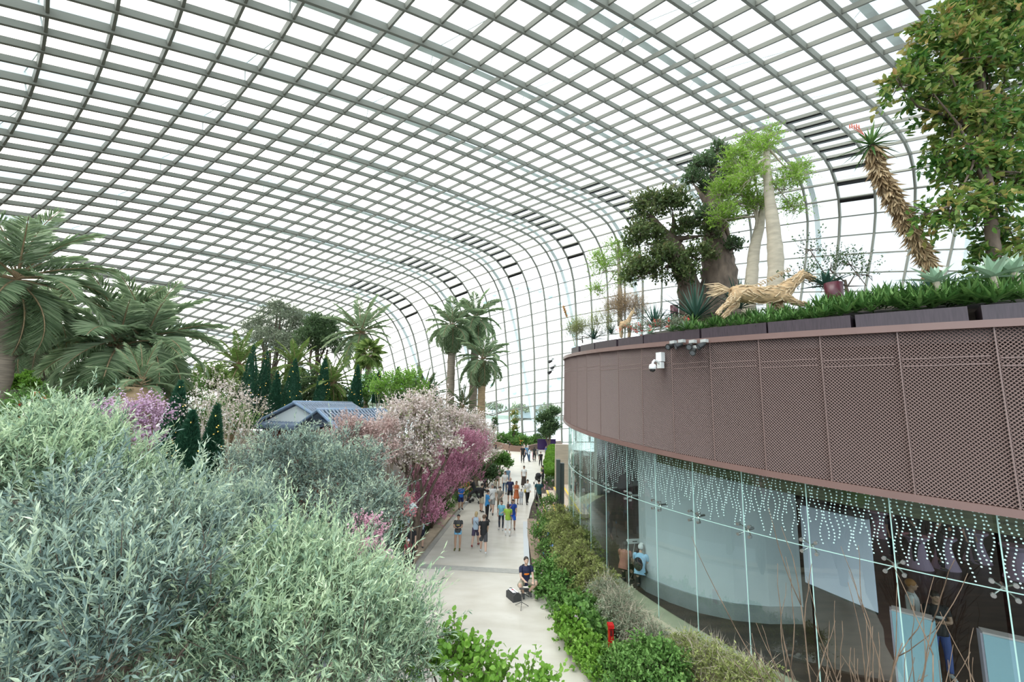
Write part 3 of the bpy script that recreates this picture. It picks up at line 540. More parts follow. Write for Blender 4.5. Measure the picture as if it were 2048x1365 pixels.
def fan_mesh(R=.8,n=26,mats=None):
    m=MB(); m.tube([(0,0,0),(R*.7,0,R*.05)],.014,5,mi=1); a=np.linspace(-1.9,1.9,n); o=np.tile(A_([R*.7,0,R*.05]),(n,1)); m.leaves(o,np.stack([np.cos(a),np.sin(a),-.25+0*a],1),R*(.75+.15*np.cos(a)),.07,nrm=np.tile(A_([0,0,1.]),(n,1)),two=True,bend=.35); return m.mesh('frond',mats)
FR={}
def fr(kind):
    if kind in FR: return FR[kind]
    if kind=='feather': v=[frond_mesh(2.3,d,72,.55,.019,.45,.7,[PLM,trunkb]) for d in(.45,.7,.95)]
    elif kind=='date': v=[frond_mesh(2.2,d,54,.42,.022,.35,.9,[PLM,trunkb]) for d in(.3,.5,.8)]
    elif kind=='cycad': v=[frond_mesh(1.9,d,64,.26,.030,.35,.55,[PLD,trunkb]) for d in(.35,.55,.85)]
    elif kind=='cycadd': v=[frond_mesh(1.9,d,60,.24,.026,.2,.6,[DRK,trunkb]) for d in(.15,.3,.5)]
    elif kind=='tall': v=[frond_mesh(1.9,d,52,.50,.028,.2,.8,[PLM,trunkb]) for d in(.5,.85,1.15)]
    elif kind=='fan': v=[fan_mesh(.85,26,[PLD,trunkb]),fan_mesh(.75,22,[PLD,trunkb]),fan_mesh(.8,24,[PLD,trunkb])]
    FR[kind]=v; return v
def palm(name,label,top,R,tr,kind,nfr=28,base=None,tm=trunkp,group=None,elmin=-35,elmax=82,skirt=0,seed=0,lean=0,cat='palm tree',boot=None):
    rr=random.Random(seed+5); top=Vector(top); b=Vector(base) if base is not None else Vector((top.x+lean,top.y,0)); t=thing(name,label,cat,b,group=group); T=top-b
    m=MB(); n=26; P=[T*(k/(n-1)) for k in range(n)]; rad=[tr*(1.15-.25*k/(n-1))*(1.05 if k%2 else .96) for k in range(n)]; m.tube(P,rad,14); tk=m.build('trunk',tm,t,True)
    if boot: m=MB(); m.tube([T*(1-boot),T*(1-boot*.4),T],[tr*1.05,tr*1.5,tr*.8],14); 
    if boot: m.leaves(RG.normal(size=(160,3))*tr*.5+A_(T*(1-boot*.5))+A_([0,0,1])*RG.uniform(-boot*.45,boot*.35,160)[:,None]*T.length,unit(160)*.6+A_([0,0,.7]),.25,.06); m.build('old_leaf_bases',trunkb,tk)
    V=fr(kind); bs=R/(2.2 if kind!='fan' else 1.4)
    for k in range(nfr):
        f=k/(nfr-1); el=elmax+(elmin-elmax)*f**.85+rr.uniform(-6,6); az=k*137.5+rr.uniform(-12,12)
        o=link('frond',V[min(2,int(f*3))],t); s=bs*rr.uniform(.88,1.08); o.matrix_local=Matrix.Translation(T+Vector((0,0,tr*.5*(1-f))))@Matrix.Rotation(math.radians(az),4,'Z')@Matrix.Rotation(-math.radians(el),4,'Y')@Matrix.Diagonal((s,s,s,1))
    if skirt:
        m=MB(); k=skirt; a=RG.random(k)*2*PI; q=A_(T)+np.stack([np.cos(a)*tr,np.sin(a)*tr,-RG.random(k)*.5],1); m.leaves(q,np.stack([np.cos(a)*.35,np.sin(a)*.35,-1+0*a],1),RG.uniform(.5,1.1,k),.09,two=True,bend=.1); m.build('dead_leaves',TAN,t)
    return t
def cone_tree(px,yt,yb,hw,d,label,group,zb=0.0):
    tp=at(px,yt,d); h=tp.z-zb; lo=at(px,yb,d); R=hw*d/CF; t=thing('conifer',label,'conifer',(tp.x,tp.y,zb),group=group); hc=(tp.z-lo.z)*1.12; z0=h-hc
    m=MB(); m.tube([(0,0,0),(0,0,h*.95)],[.07,.02],7); m.build('trunk',bark,t)
    n=int(7000); f=RG.random(n)**.7; z=h-hc*f; r=R*(f**.8)*(.86+.2*RG.random(n)); a=RG.random(n)*2*PI; r*=1+.08*np.sin(a*5+z*6)
    p=np.stack([np.cos(a)*r,np.sin(a)*r,z],1); dr=np.stack([np.cos(a),np.sin(a),.9+0*a],1)+RG.normal(size=(n,3))*.35
    m=MB(); m.leaves(p-dr*.03,dr,.13,.03); m.lathe((0,0,z0),[(R*.8,0),(R*.45,hc*.4),(R*.02,hc*.93)],12); m.build('foliage',CON,t)
    m=MB()
    for _ in range(26):
        f=random.random()**.8; a=random.random()*2*PI; rr=R*f**.8*1.08; c=(math.cos(a)*rr,math.sin(a)*rr,h-hc*f); m.ell(c,(.020,)*3,6,5)
    m.build('fairy_lights',bulb,t); return t
bulb=mat('warm_bulb',(1,.62,.15),.4,emit=1.6)
def rosette_mesh(n,L,Wd,mt,el0=10,el1=80,curve=.25,fl=False,jit=.15):
    m=MB(); k=np.arange(n); a=k*2.39996; f=(k+.5)/n; el=np.radians(el0+(el1-el0)*f); ax=np.stack([np.cos(a)*np.cos(el),np.sin(a)*np.cos(el),np.sin(el)],1)+RG.normal(size=(n,3))*jit*.4
    LL=L*(1-.35*f)*(.85+.3*RG.random(n)); up_=np.stack([-np.cos(a)*np.sin(el),-np.sin(a)*np.sin(el),np.cos(el)],1); sd=np.cross(ax,up_); sd/=np.linalg.norm(sd,axis=1)[:,None]
    K=5; tt=np.linspace(0,1,K+1); wp_=A_([.75,1,.95,.72,.42,.02]); v=[]
    for q in range(K+1):
        c=ax*(LL*tt[q])[:,None]-up_*(LL*curve*tt[q]**2)[:,None]*np.cos(el)[:,None]; w=Wd*wp_[q]*.5
        v+=[c+sd*w+up_*w*.35,c,c-sd*w+up_*w*.35]
    v=np.stack(v,1); b=np.arange(n)[:,None]*(3*(K+1)); rr=np.clip(RG.random(n)*.7+.3*f,0,1)
    fs=[]; 
    for q in range(K):
        for s in (0,1): fs.append(b+A_([[3*q+s,3*q+s+1,3*q+4+s,3*q+3+s]]))
    m.add(v.reshape(-1,3),np.concatenate(fs),rnd=np.repeat(rr,3*(K+1))); return m.mesh('foliage',mt)
# ---------------- plants: left garden ----------------
olv='olive tree'
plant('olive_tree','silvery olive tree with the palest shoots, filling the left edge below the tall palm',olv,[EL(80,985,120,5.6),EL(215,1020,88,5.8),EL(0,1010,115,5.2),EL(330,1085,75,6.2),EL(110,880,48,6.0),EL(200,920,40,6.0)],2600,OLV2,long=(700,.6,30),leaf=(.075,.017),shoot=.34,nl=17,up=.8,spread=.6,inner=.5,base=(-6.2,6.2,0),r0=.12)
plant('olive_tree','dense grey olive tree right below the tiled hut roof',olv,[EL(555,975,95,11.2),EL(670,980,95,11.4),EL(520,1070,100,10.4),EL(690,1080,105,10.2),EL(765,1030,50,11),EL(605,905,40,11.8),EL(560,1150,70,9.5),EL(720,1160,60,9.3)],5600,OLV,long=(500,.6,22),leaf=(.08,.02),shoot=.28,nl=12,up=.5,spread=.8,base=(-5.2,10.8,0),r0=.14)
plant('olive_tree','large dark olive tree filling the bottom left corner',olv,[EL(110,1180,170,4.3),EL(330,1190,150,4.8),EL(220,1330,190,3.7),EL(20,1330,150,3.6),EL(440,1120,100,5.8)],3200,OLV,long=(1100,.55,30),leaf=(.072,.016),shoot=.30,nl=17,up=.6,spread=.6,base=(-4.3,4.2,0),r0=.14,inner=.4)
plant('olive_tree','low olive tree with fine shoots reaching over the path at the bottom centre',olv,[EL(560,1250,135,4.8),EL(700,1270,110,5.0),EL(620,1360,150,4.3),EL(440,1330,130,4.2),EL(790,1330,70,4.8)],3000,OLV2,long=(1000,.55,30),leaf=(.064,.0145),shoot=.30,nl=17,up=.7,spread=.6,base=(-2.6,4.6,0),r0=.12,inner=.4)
plant('leafy_shrub','bright green shrub with round leaves at the bottom edge over the path','shrub',[EL(925,1355,44,4.9),EL(865,1345,34,5.0),EL(985,1385,36,4.8),EL(1065,1388,28,4.8),EL(910,1300,20,5.0)],260,LIM,leaf=(.06,.045),shoot=.22,nl=8,two=True,spread=.9,inner=.2,base=(-.45,4.6,0),r0=.03)
# blossom trees
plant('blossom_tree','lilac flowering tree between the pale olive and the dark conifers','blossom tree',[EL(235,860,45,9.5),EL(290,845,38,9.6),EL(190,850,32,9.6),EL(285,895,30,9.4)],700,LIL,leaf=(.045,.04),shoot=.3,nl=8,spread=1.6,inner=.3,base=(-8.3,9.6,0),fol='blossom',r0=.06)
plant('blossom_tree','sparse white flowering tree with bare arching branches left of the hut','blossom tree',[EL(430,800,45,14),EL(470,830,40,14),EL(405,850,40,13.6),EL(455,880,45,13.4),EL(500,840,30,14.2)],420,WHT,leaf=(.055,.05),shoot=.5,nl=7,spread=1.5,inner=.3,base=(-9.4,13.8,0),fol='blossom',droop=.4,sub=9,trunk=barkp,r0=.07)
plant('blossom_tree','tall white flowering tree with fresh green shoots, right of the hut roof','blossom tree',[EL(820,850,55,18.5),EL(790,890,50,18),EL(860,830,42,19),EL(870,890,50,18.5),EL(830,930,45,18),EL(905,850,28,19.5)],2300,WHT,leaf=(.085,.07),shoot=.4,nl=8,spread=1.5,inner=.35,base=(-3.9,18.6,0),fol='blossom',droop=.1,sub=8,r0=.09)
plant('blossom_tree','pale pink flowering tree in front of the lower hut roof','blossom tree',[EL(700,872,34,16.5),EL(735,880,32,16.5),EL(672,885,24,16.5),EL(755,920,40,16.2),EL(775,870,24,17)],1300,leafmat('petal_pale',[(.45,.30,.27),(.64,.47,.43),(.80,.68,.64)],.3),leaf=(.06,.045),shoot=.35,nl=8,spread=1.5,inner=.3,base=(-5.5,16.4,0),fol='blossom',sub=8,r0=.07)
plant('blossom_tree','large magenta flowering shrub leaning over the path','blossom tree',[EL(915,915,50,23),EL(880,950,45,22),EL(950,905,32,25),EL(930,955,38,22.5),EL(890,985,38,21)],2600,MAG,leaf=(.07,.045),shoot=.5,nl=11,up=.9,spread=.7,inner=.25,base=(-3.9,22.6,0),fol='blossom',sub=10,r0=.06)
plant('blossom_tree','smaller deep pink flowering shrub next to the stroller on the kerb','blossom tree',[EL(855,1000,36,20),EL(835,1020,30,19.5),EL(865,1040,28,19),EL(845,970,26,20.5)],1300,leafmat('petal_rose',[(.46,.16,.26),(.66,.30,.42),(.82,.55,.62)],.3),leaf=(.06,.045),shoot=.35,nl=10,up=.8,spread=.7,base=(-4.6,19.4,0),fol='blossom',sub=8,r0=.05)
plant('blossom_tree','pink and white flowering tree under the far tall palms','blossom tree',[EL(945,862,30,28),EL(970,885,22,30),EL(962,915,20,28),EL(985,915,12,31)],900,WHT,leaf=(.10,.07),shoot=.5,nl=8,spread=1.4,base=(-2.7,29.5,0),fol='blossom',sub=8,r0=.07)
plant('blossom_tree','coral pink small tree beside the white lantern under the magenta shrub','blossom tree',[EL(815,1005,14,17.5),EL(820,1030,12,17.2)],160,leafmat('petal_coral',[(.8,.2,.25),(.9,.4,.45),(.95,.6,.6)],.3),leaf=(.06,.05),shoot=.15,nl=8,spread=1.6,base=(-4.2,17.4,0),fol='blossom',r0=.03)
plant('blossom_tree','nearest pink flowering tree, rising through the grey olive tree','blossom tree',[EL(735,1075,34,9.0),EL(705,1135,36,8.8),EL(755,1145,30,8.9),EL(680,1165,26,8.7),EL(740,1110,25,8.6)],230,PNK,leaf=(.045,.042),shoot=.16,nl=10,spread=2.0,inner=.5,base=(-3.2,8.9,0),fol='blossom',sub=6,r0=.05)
plant('leafy_shrub','light green airy shrub behind the ridge of the hut','shrub',[EL(790,790,38,24),EL(820,770,26,24),EL(755,790,22,24),EL(840,795,22,24.5)],700,LIM,leaf=(.11,.07),shoot=.45,nl=8,inner=.2,base=(-6.4,24,0),r0=.06,trunk=barkp)
# conifers with lights
gl_='lit conifers behind the hut'; 
for a in ((508,690,835,24,24.5,'tallest lit conifer, leftmost of the row behind the hut'),(535,703,835,20,25.5,'second lit conifer from the left behind the hut'),(556,742,835,16,24,'short lit conifer, third from the left behind the hut'),(591,718,815,22,26,'broad lit conifer, fourth from the left behind the hut'),(651,715,812,18,27,'slim lit conifer above the middle of the hut ridge'),(716,730,815,16,27,'lit conifer behind the right end of the hut ridge'),(758,744,800,10,29,'small dark conifer just right of the hut ridge'),(796,734,790,8,31,'thin lit conifer beside the dark spiky cycad')): cone_tree(*a,gl_)
gn='lit conifers left of the hut'
for a in ((362,762,905,30,13.5,'dark conifer highest of the near group left of the hut'),(386,822,950,30,11.5,'front middle conifer of the near group left of the hut'),(435,808,945,24,12.2,'right-hand conifer of the near group left of the hut'),(350,826,905,14,12.8,'small conifer half behind the front one left of the hut')): cone_tree(*a,gn)
# palms
palm('palm_tree','tall feather palm at the left edge with a bare ringed trunk',at(32,565,14),2.7,.42,'feather',30,base=(gnd(5,1500).x-8.0,13.6,0) if False else (at(8,790,14).x-.6,14,0),seed=1,elmin=-62)
palm('palm_tree','dark palm half hidden behind the left edge palm',at(85,655,19),2.7,.4,'feather',26,seed=2,elmin=-60)
palm('palm_tree','broad feather palm, left trunk of the pair behind the lilac tree',at(235,700,17),3.1,.42,'feather',30,base=(at(208,800,17).x-.5,17,0),seed=3,elmin=-55)
palm('palm_tree','broad feather palm, right trunk of the pair behind the lilac tree',at(290,690,17.8),3.1,.42,'feather',30,base=(at(255,800,17.8).x-.4,17.8,0),seed=4,elmin=-55)
palm('palm_tree','squat palm with thick tan leaf bases beside the broad pair',at(282,775,14.5),1.5,.5,'date',16,tm=trunkb,seed=5,elmin=-10,boot=.2)
palm('date_palm','round-headed date palm standing highest behind the hut',at(722,668,38),3.7,.35,'date',34,seed=6,elmin=-50)
for k,(x,y,d,R,l) in enumerate(((478,735,29,3.0,'arching cycad palm left of the lit conifers'),(590,735,30,2.7,'arching cycad palm directly behind the hut ridge'),(664,770,28,2.6,'arching cycad palm low behind the right half of the hut'))): palm('cycad_palm',l,at(x,y,d),R,.32,'cycad',34,seed=10+k,elmin=-55,skirt=20,tm=trunkb,cat='cycad')
palm('cycad_palm','dark spiky cycad left of the tall palms',at(845,800,28),2.6,.35,'cycadd',32,seed=14,elmin=-18,tm=trunkb,cat='cycad')
palm('cycad_palm','dark spiky cycad between the trunks of the tall palms',at(925,815,33),2.1,.3,'cycadd',22,seed=15,elmin=-18,tm=trunkb,cat='cycad')
palm('fan_palm','fan palm with a hanging skirt of dead leaves behind the hut',at(738,712,33),1.7,.18,'fan',22,seed=16,elmin=-45,skirt=40,cat='palm tree')
palm('tall_palm','left and stoutest of the three tall palms beside the path',at(905,655,38),3.4,.36,'tall',34,base=(at(899,860,38).x,38,0),seed=17,elmin=-75)
palm('tall_palm','back one of the three tall palms, its crown touching the left one',at(952,640,40),3.7,.38,'tall',34,base=(at(943,860,40).x,40,0),seed=18,elmin=-75)
palm('tall_palm','lowest of the three tall palms with a tan trunk',at(965,722,37),3.3,.34,'tall',30,base=(at(962,850,37).x,37,0),seed=19,elmin=-65,tm=trunkb)
plant('evergreen_tree','rounded grey-green tree, taller of the two behind the cycads','tree',[EL(560,640,40,44),EL(520,665,34,44),EL(600,660,36,45),EL(540,700,44,43),EL(590,700,40,43),EL(555,620,20,44)],3800,GRY,leaf=(.17,.07),shoot=.55,nl=9,up=-.3,droop=.7,r0=.3,inner=.6)
plant('evergreen_tree','darker rounded tree, right of the two behind the cycads','tree',[EL(640,665,32,42),EL(625,690,34,41),EL(655,700,32,42)],2400,DRK,leaf=(.17,.08),shoot=.5,nl=9,r0=.28,inner=.6)
plant('evergreen_tree','dark tree with a crooked trunk behind the left edge palm','tree',[EL(60,700,45,27),EL(110,730,40,27),EL(30,740,40,26),EL(140,700,25,28)],1800,DRK,leaf=(.14,.06),shoot=.5,nl=9,r0=.25,inner=.4)
plant('round_topiary','bright green clipped round bush beside the left edge palm trunk','bush',[EL(38,772,24,17)],1500,LIM,leaf=(.06,.045),shoot=.08,nl=8,spread=1.2,inner=.85,r0=.06,stem=False)
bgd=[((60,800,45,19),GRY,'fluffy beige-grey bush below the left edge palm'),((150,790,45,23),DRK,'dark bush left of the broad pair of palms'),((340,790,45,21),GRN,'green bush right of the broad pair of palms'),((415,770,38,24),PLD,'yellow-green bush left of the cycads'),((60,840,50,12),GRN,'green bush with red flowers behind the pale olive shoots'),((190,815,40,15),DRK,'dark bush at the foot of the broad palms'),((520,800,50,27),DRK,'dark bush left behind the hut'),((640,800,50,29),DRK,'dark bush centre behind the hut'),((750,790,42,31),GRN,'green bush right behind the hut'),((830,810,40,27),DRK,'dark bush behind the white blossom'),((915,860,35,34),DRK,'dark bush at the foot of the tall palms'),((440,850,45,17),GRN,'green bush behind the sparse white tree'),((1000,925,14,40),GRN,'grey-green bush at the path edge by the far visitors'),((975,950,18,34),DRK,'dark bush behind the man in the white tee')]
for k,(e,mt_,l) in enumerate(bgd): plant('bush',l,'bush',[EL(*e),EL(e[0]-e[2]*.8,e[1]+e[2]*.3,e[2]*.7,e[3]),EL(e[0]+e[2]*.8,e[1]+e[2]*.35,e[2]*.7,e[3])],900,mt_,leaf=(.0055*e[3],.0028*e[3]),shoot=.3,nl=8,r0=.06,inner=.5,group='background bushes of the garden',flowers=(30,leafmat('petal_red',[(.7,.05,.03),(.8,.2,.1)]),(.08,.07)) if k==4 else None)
# low hedge and flower bed along the left kerb
hp=[(-4.5,19.2),(-4.2,23),(-3.6,28),(-3.05,33)]
t=thing('clipped_hedge','low dark green clipped hedge along the left kerb of the path','hedge',(hp[0][0],hp[0][1],0)); m=MB()
for (xa,ya),(xb,yb) in zip(hp[:-1],hp[1:]):
    n=7000; f=RG.random(n); x=xa+(xb-xa)*f-hp[0][0]+RG.uniform(-.28,.28,n); y=ya+(yb-ya)*f-hp[0][1]; z=np.where(RG.random(n)<.55,.48+RG.normal(size=n)*.025,RG.random(n)*.48); x=np.where(z<.45,xa+(xb-xa)*f-hp[0][0]+np.sign(RG.normal(size=n))*.28,x); m.leaves(np.stack([x,y,z],1),unit(n)+A_([0,0,.4]),.07,.045)
    c=((xa+xb)/2-hp[0][0],(ya+yb)/2-hp[0][1],.22); m.box(c,(.44,math.hypot(xb-xa,yb-ya),.44),math.atan2(yb-ya,xb-xa)-PI/2)
m.build('foliage',DRK,t)
for k,(px,py,d,r,mt_,fl,l) in enumerate(((895,1012,22.5,22,GRN,WHT,'white flowering bedding clump inside the hedge by the kerb'),(868,1035,20.5,20,GRN,WHT,'low white flowering clump behind the boy in blue'),(940,985,26,20,GRN,leafmat('petal_orange',[(.9,.2,.03),(1,.4,.1)]),'orange flowering clump below the magenta shrub'),(928,972,27,12,GRN,leafmat('petal_hotpink',[(.9,.1,.5),(1,.3,.7)]),'hot pink flowering clump beside the orange flowers'),(815,1062,18,20,GRN,WHT,'white flowers behind the man in the cap'))):
    d=gnd(px-8,py+r*.75).y; plant('flower_clump',l,'flowers',[EL(px-8,py,r,d)],260,mt_,leaf=(.08,.05),shoot=.15,nl=7,r0=.02,flowers=(70,fl,(.07,.06)),stem=False,sub=0)
# hut
tile=mat('roof_tile',(.12,.16,.22),.35,var=.2,scale=8); tilew=mat('gable_white',(.62,.66,.67),.6); ridge=mat('ridge_blue',(.16,.23,.33),.35); wd=mat('hut_wood',(.12,.03,.015),.6,var=.3,scale=5)
def roof(parent,r0,r1,w,drop,name='roof_slope'):
    r0=Vector(r0); r1=Vector(r1); ax=(r1-r0); L=ax.length; ax.normalize(); sd=Vector((-ax.y,ax.x,0)); 
    for s in (-1,1):
        m=MB(); a=r0; b=r1; c=r1+sd*s*w-Vector((0,0,drop)); d_=r0+sd*s*w-Vector((0,0,drop)); q=[a,b,c,d_]; dn=Vector((0,0,-.06)); m.add([tuple(v) for v in q]+[tuple(v+dn) for v in q],[(0,1,2,3),(7,6,5,4),(0,4,5,1),(1,5,6,2),(2,6,7,3),(3,7,4,0)]); 
        n=int(L/.17)
        for k in range(n+1):
            p=r0+ax*(L*k/n); e=p+sd*s*w-Vector((0,0,drop)); K=9; m.tube([tuple(p+(e-p)*(j/K)+Vector((0,0,.03+.03*(j%2)))) for j in range(K+1)],.055,6)
        m.build(name,tile,parent,True)
    m=MB(); m.tube([tuple(r0-ax*.15),tuple(r1+ax*.15)],.10,10); m.build('ridge_cap',ridge,parent,True)
    for e,o_ in ((r0,-1),(r1,1)):
        for s in (-1,1):
            m=MB(); f=e+sd*s*(w+.05)-Vector((0,0,drop)); m.tube([tuple(e+ax*o_*.1),tuple(f+ax*o_*.1)],.07,8); m.build('barge_board',ridge,parent)
    return sd
hb=at(610,830,20); hut=thing('garden_hut','small hut with a blue-grey tiled hip and gable roof among the blossom','hut',(hb.x,hb.y,0)); O=Vector((hb.x,hb.y,0))
R0=at(592,806,19.6)-O; R1=at(700,806,23.4)-O; R1.z=R0.z; sd=roof(hut,R0,R1,2.0,.95)
R2=at(640,821,18.4)-O; R3=at(766,823,21.2)-O; R3.z=R2.z; roof(hut,R2,R3,1.5,.75)
m=MB(); a=R0+Vector((.08,0,-.1)); m.add([tuple(a),tuple(a+sd*1.75-Vector((0,0,.8))),tuple(a-sd*1.75-Vector((0,0,.8)))],[(0,1,2)]); m.add([tuple(a+Vector((.15,0,0))),tuple(a+Vector((.15,0,0))+sd*1.75-Vector((0,0,.8))),tuple(a+Vector((.15,0,0))-sd*1.75-Vector((0,0,.8)))],[(0,2,1)]); m.build('gable',tilew,hut)
q0=R0-sd*2.0-Vector((0.9,0,.95)); q1=R0+sd*2.0-Vector((.9,0,.95)); m=MB()
for k in range(24):
    f=k/23; p=R0-sd*1.9*(1-2*f)-Vector((0,0,.9)); e=p-Vector((.9,0,.30)); m.tube([tuple(p),tuple((p+e)/2+Vector((0,0,.02))),tuple(e)],.055,6)
m.build('hip_tiles',tile,hut,True)
m=MB(); z=R0.z-1.0; c=(R0+R1)/2; m.box((c.x,c.y,z/2),(3.6,2.9,z)); c=(R2+R3)/2; m.box((c.x,c.y,(z-.1)/2),(2.4,2.0,z-.1)); m.build('wall',wd,hut)
lt=gnd(826,1075,0); lt=at(825,1022,17.3); ln=thing('bird_lantern','white little house-shaped lantern under the coral blossom','lantern',(lt.x,lt.y,0)); m=MB(); m.tube([(0,0,0),(0,0,lt.z-.15)],.02,6); m.build('pole',bark,ln); m=MB(); m.box((0,0,lt.z),(.2,.2,.25)); m.build('body',mat('lantern_grey',(.3,.34,.36),.6),ln); m=MB(); m.lathe((0,0,lt.z+.12),[(.22,0),(.02,.18)],4); m.build('roof',tilew,ln)
# ---------------- planted bed at the right of the path ----------------
def RP(r,y,z=0):       # point beside the pavilion at radius DR+r and depth y
    a=math.asin((DC[1]-y)/(DR+r)); return A_([DC[0]-(DR+r)*math.cos(a),y,z])
def bell(px,py,r,d): return EL(px,py,r,d)
plant('climbing_hedge','tall shaggy olive-green hedge of vines leaning on the glass wall behind the dark post','hedge',[EL(1120,1048,26,21),EL(1130,1075,34,19),EL(1150,1110,40,17.2),EL(1172,1148,42,15.6),EL(1195,1185,40,14.4),EL(1150,1150,36,16)],3600,VIN,leaf=(.085,.03),shoot=.32,nl=12,up=.0,droop=.8,spread=.7,inner=.5,base=(2.35,17,0),r0=.05)
plant('climbing_hedge','tangled grey-green creeper spilling over the timber edging','creeper',[EL(1215,1200,34,13.5),EL(1240,1228,34,12.7),EL(1275,1255,30,12.0),EL(1310,1285,28,11.3)],1500,GRY,leaf=(.06,.022),shoot=.4,nl=10,up=-.1,droop=.9,spread=.8,inner=.3,base=(3.5,12.6,0),trunk=barkp,r0=.03,sub=9)
plant('climbing_hedge','sparse trailing creeper further along the timber edging at the bottom','creeper',[EL(1370,1310,30,10.4),EL(1420,1340,34,9.8),EL(1480,1365,36,9.2),EL(1520,1372,30,8.9)],1300,VIN,leaf=(.055,.025),shoot=.35,nl=10,up=.1,droop=.6,spread=.9,inner=.3,base=(4.6,9.9,0),trunk=barkp,r0=.03,sub=8)
plant('leafy_shrub','dark leafy climber on the path side of the bed, beside the seated musician','shrub',[EL(1105,1160,34,16.3),EL(1118,1200,40,15.2),EL(1140,1240,40,14.2),EL(1095,1190,26,15.8)],1300,GRN,leaf=(.10,.065),shoot=.22,nl=8,up=.2,two=True,spread=1.0,inner=.5,base=(1.95,15.2,0),r0=.03)
plant('leafy_shrub','bright green shrub with pale pink flowers left of the red post','shrub',[EL(1150,1270,36,12.6),EL(1165,1300,34,12.0),EL(1185,1325,30,11.5)],750,LIM,leaf=(.085,.06),shoot=.2,nl=8,up=.3,two=True,spread=1.0,base=(2.6,12,0),r0=.03,flowers=(14,LIL,(.06,.055)))
plant('leafy_shrub','rich green shrub with round leaves and lilac flowers below the red post','shrub',[EL(1185,1275,26,12.4),EL(1165,1235,26,13.2),EL(1205,1262,16,12.9)],700,GRN,leaf=(.11,.09),shoot=.2,nl=7,up=.4,two=True,spread=1.0,base=(3.0,12.4,0),r0=.03,flowers=(16,LIL,(.07,.06)))
plant('leafy_shrub','large glossy green shrub at the bottom edge in front of the creeper','shrub',[EL(1240,1352,38,10.8),EL(1290,1345,40,10.6),EL(1330,1355,46,10.1),EL(1270,1380,50,10.2)],1900,GRN,leaf=(.075,.04),shoot=.2,nl=9,up=.4,spread=.9,two=True,base=(3.2,10.3,0),r0=.04)
plant('leafy_shrub','small lime shrub at the very edge of the bed near the bottom','shrub',[EL(1190,1345,26,11.2),EL(1205,1370,30,10.8)],420,LIM,leaf=(.05,.035),shoot=.15,nl=8,two=True,base=(2.6,11,0),r0=.02)
plant('flowering_climber','pink flowering climber at the far tip of the bed beside the yellow line','shrub',[EL(1090,1040,18,21.5),EL(1098,1015,16,23),EL(1085,1065,18,20.5)],520,GRN,leaf=(.08,.05),shoot=.25,nl=7,base=(1.6,21.5,0),r0=.02,flowers=(40,PNK,(.08,.07)))
plant('leafy_shrub','round dark green shrub with blue and lilac flowers at the path edge','shrub',[EL(1085,1080,20,19.6),EL(1095,1105,20,18.8)],420,GRN,leaf=(.07,.045),shoot=.18,nl=7,base=(1.4,19.4,0),r0=.02,flowers=(14,leafmat('petal_blue',[(.1,.25,.7),(.3,.5,.9)]),(.09,.05)))
rp=at(1221,1250,11.2); b=gnd(1222,1300,0.5); rpst=thing('extinguisher_post','red pillar-shaped post standing among the bed shrubs','post',(rp.x,rp.y,0)); redm=mat('post_red',(.45,.01,.012),.25,spec=.7)
m=MB(); m.box((0,0,rp.z/2-.05),(.11,.14,rp.z-.1)); m.build('column',redm,rpst); m=MB(); m.box((0,0,rp.z-.02),(.14,.17,.08)); m.build('cap',redm,rpst); m=MB(); m.box((0,-.075,rp.z-.16),(.06,.01,.12)); m.build('label_plate',mat('plate_dark',(.08,.01,.01),.3),rpst)
br=leafmat('bud',[(.3,.2,.12),(.45,.35,.2)])
tw=thing('bare_shrub','leafless brown shrub of upright twigs at the bottom in front of the glass wall','shrub',(4.15,5.3,0)); m=MB()
twm=mat('twig_brown',(.17,.115,.075),.8,var=.3,scale=8)
rr=random.Random(4)
def twig(p,d,L,r,dep):
    k=5; P=[p]; 
    for _ in range(k): d=(d+Vector((rr.gauss(0,.10),rr.gauss(0,.10),.03))).normalized(); P.append(P[-1]+d*L/k)
    m.tube([tuple(q) for q in P],np.linspace(r,r*.45,k+1),5)
    if dep:
        for _ in range(rr.choice((2,3,3))):
            q=P[rr.randint(1,k)]; twig(q,(d+Vector((rr.gauss(0,.32),rr.gauss(0,.32),rr.gauss(.15,.2)))).normalized(),L*rr.uniform(.45,.75),r*.6,dep-1)
for _ in range(30): twig(Vector((rr.gauss(0,.16),rr.gauss(0,.12),0)),Vector((max(-.22,min(.22,rr.gauss(0.02,.12))),rr.gauss(0.05,.12),1)).normalized(),rr.uniform(2.0,2.9),.018,2)
m.build('branches',twm,tw,True)
# far end: raised flower bed, low wall, purple board, topiary
fb=[gnd(x,y,0) for x,y in ((985,893),(1020,903),(1050,905),(1085,897),(1125,892))]
for k,(e,fl,l) in enumerate(((EL(1003,886,13,66),WHT,'clipped hedge left half of the far flower bed'),(EL(1045,890,12,65),leafmat('petal_mix',[(.8,.1,.1),(.9,.6,.1),(.85,.8,.8)]),'flowering bush right half of the far flower bed'),(EL(1075,886,9,66),WHT,'grey bush beside the purple board at the far end'),(EL(1025,878,9,68),LIL,'spiky plants in the middle of the far flower bed'))):
    plant('flower_bush',l,'bush',[e,(e[0]+A_([-1.0,0,-.3]),e[1]*.8),(e[0]+A_([1.0,0,-.3]),e[1]*.8)],700,GRN,leaf=(.30,.10),shoot=.6,nl=6,r0=.05,flowers=(40,fl,(.2,.17)))
rw=strip('bed_wall',[(p.x,p.y) for p in fb],.4,.75,mat('bed_wall_brown',(.18,.11,.08),.7),.8,1); tag(rw,'low curved brown wall of the flower bed at the far end of the path','wall')
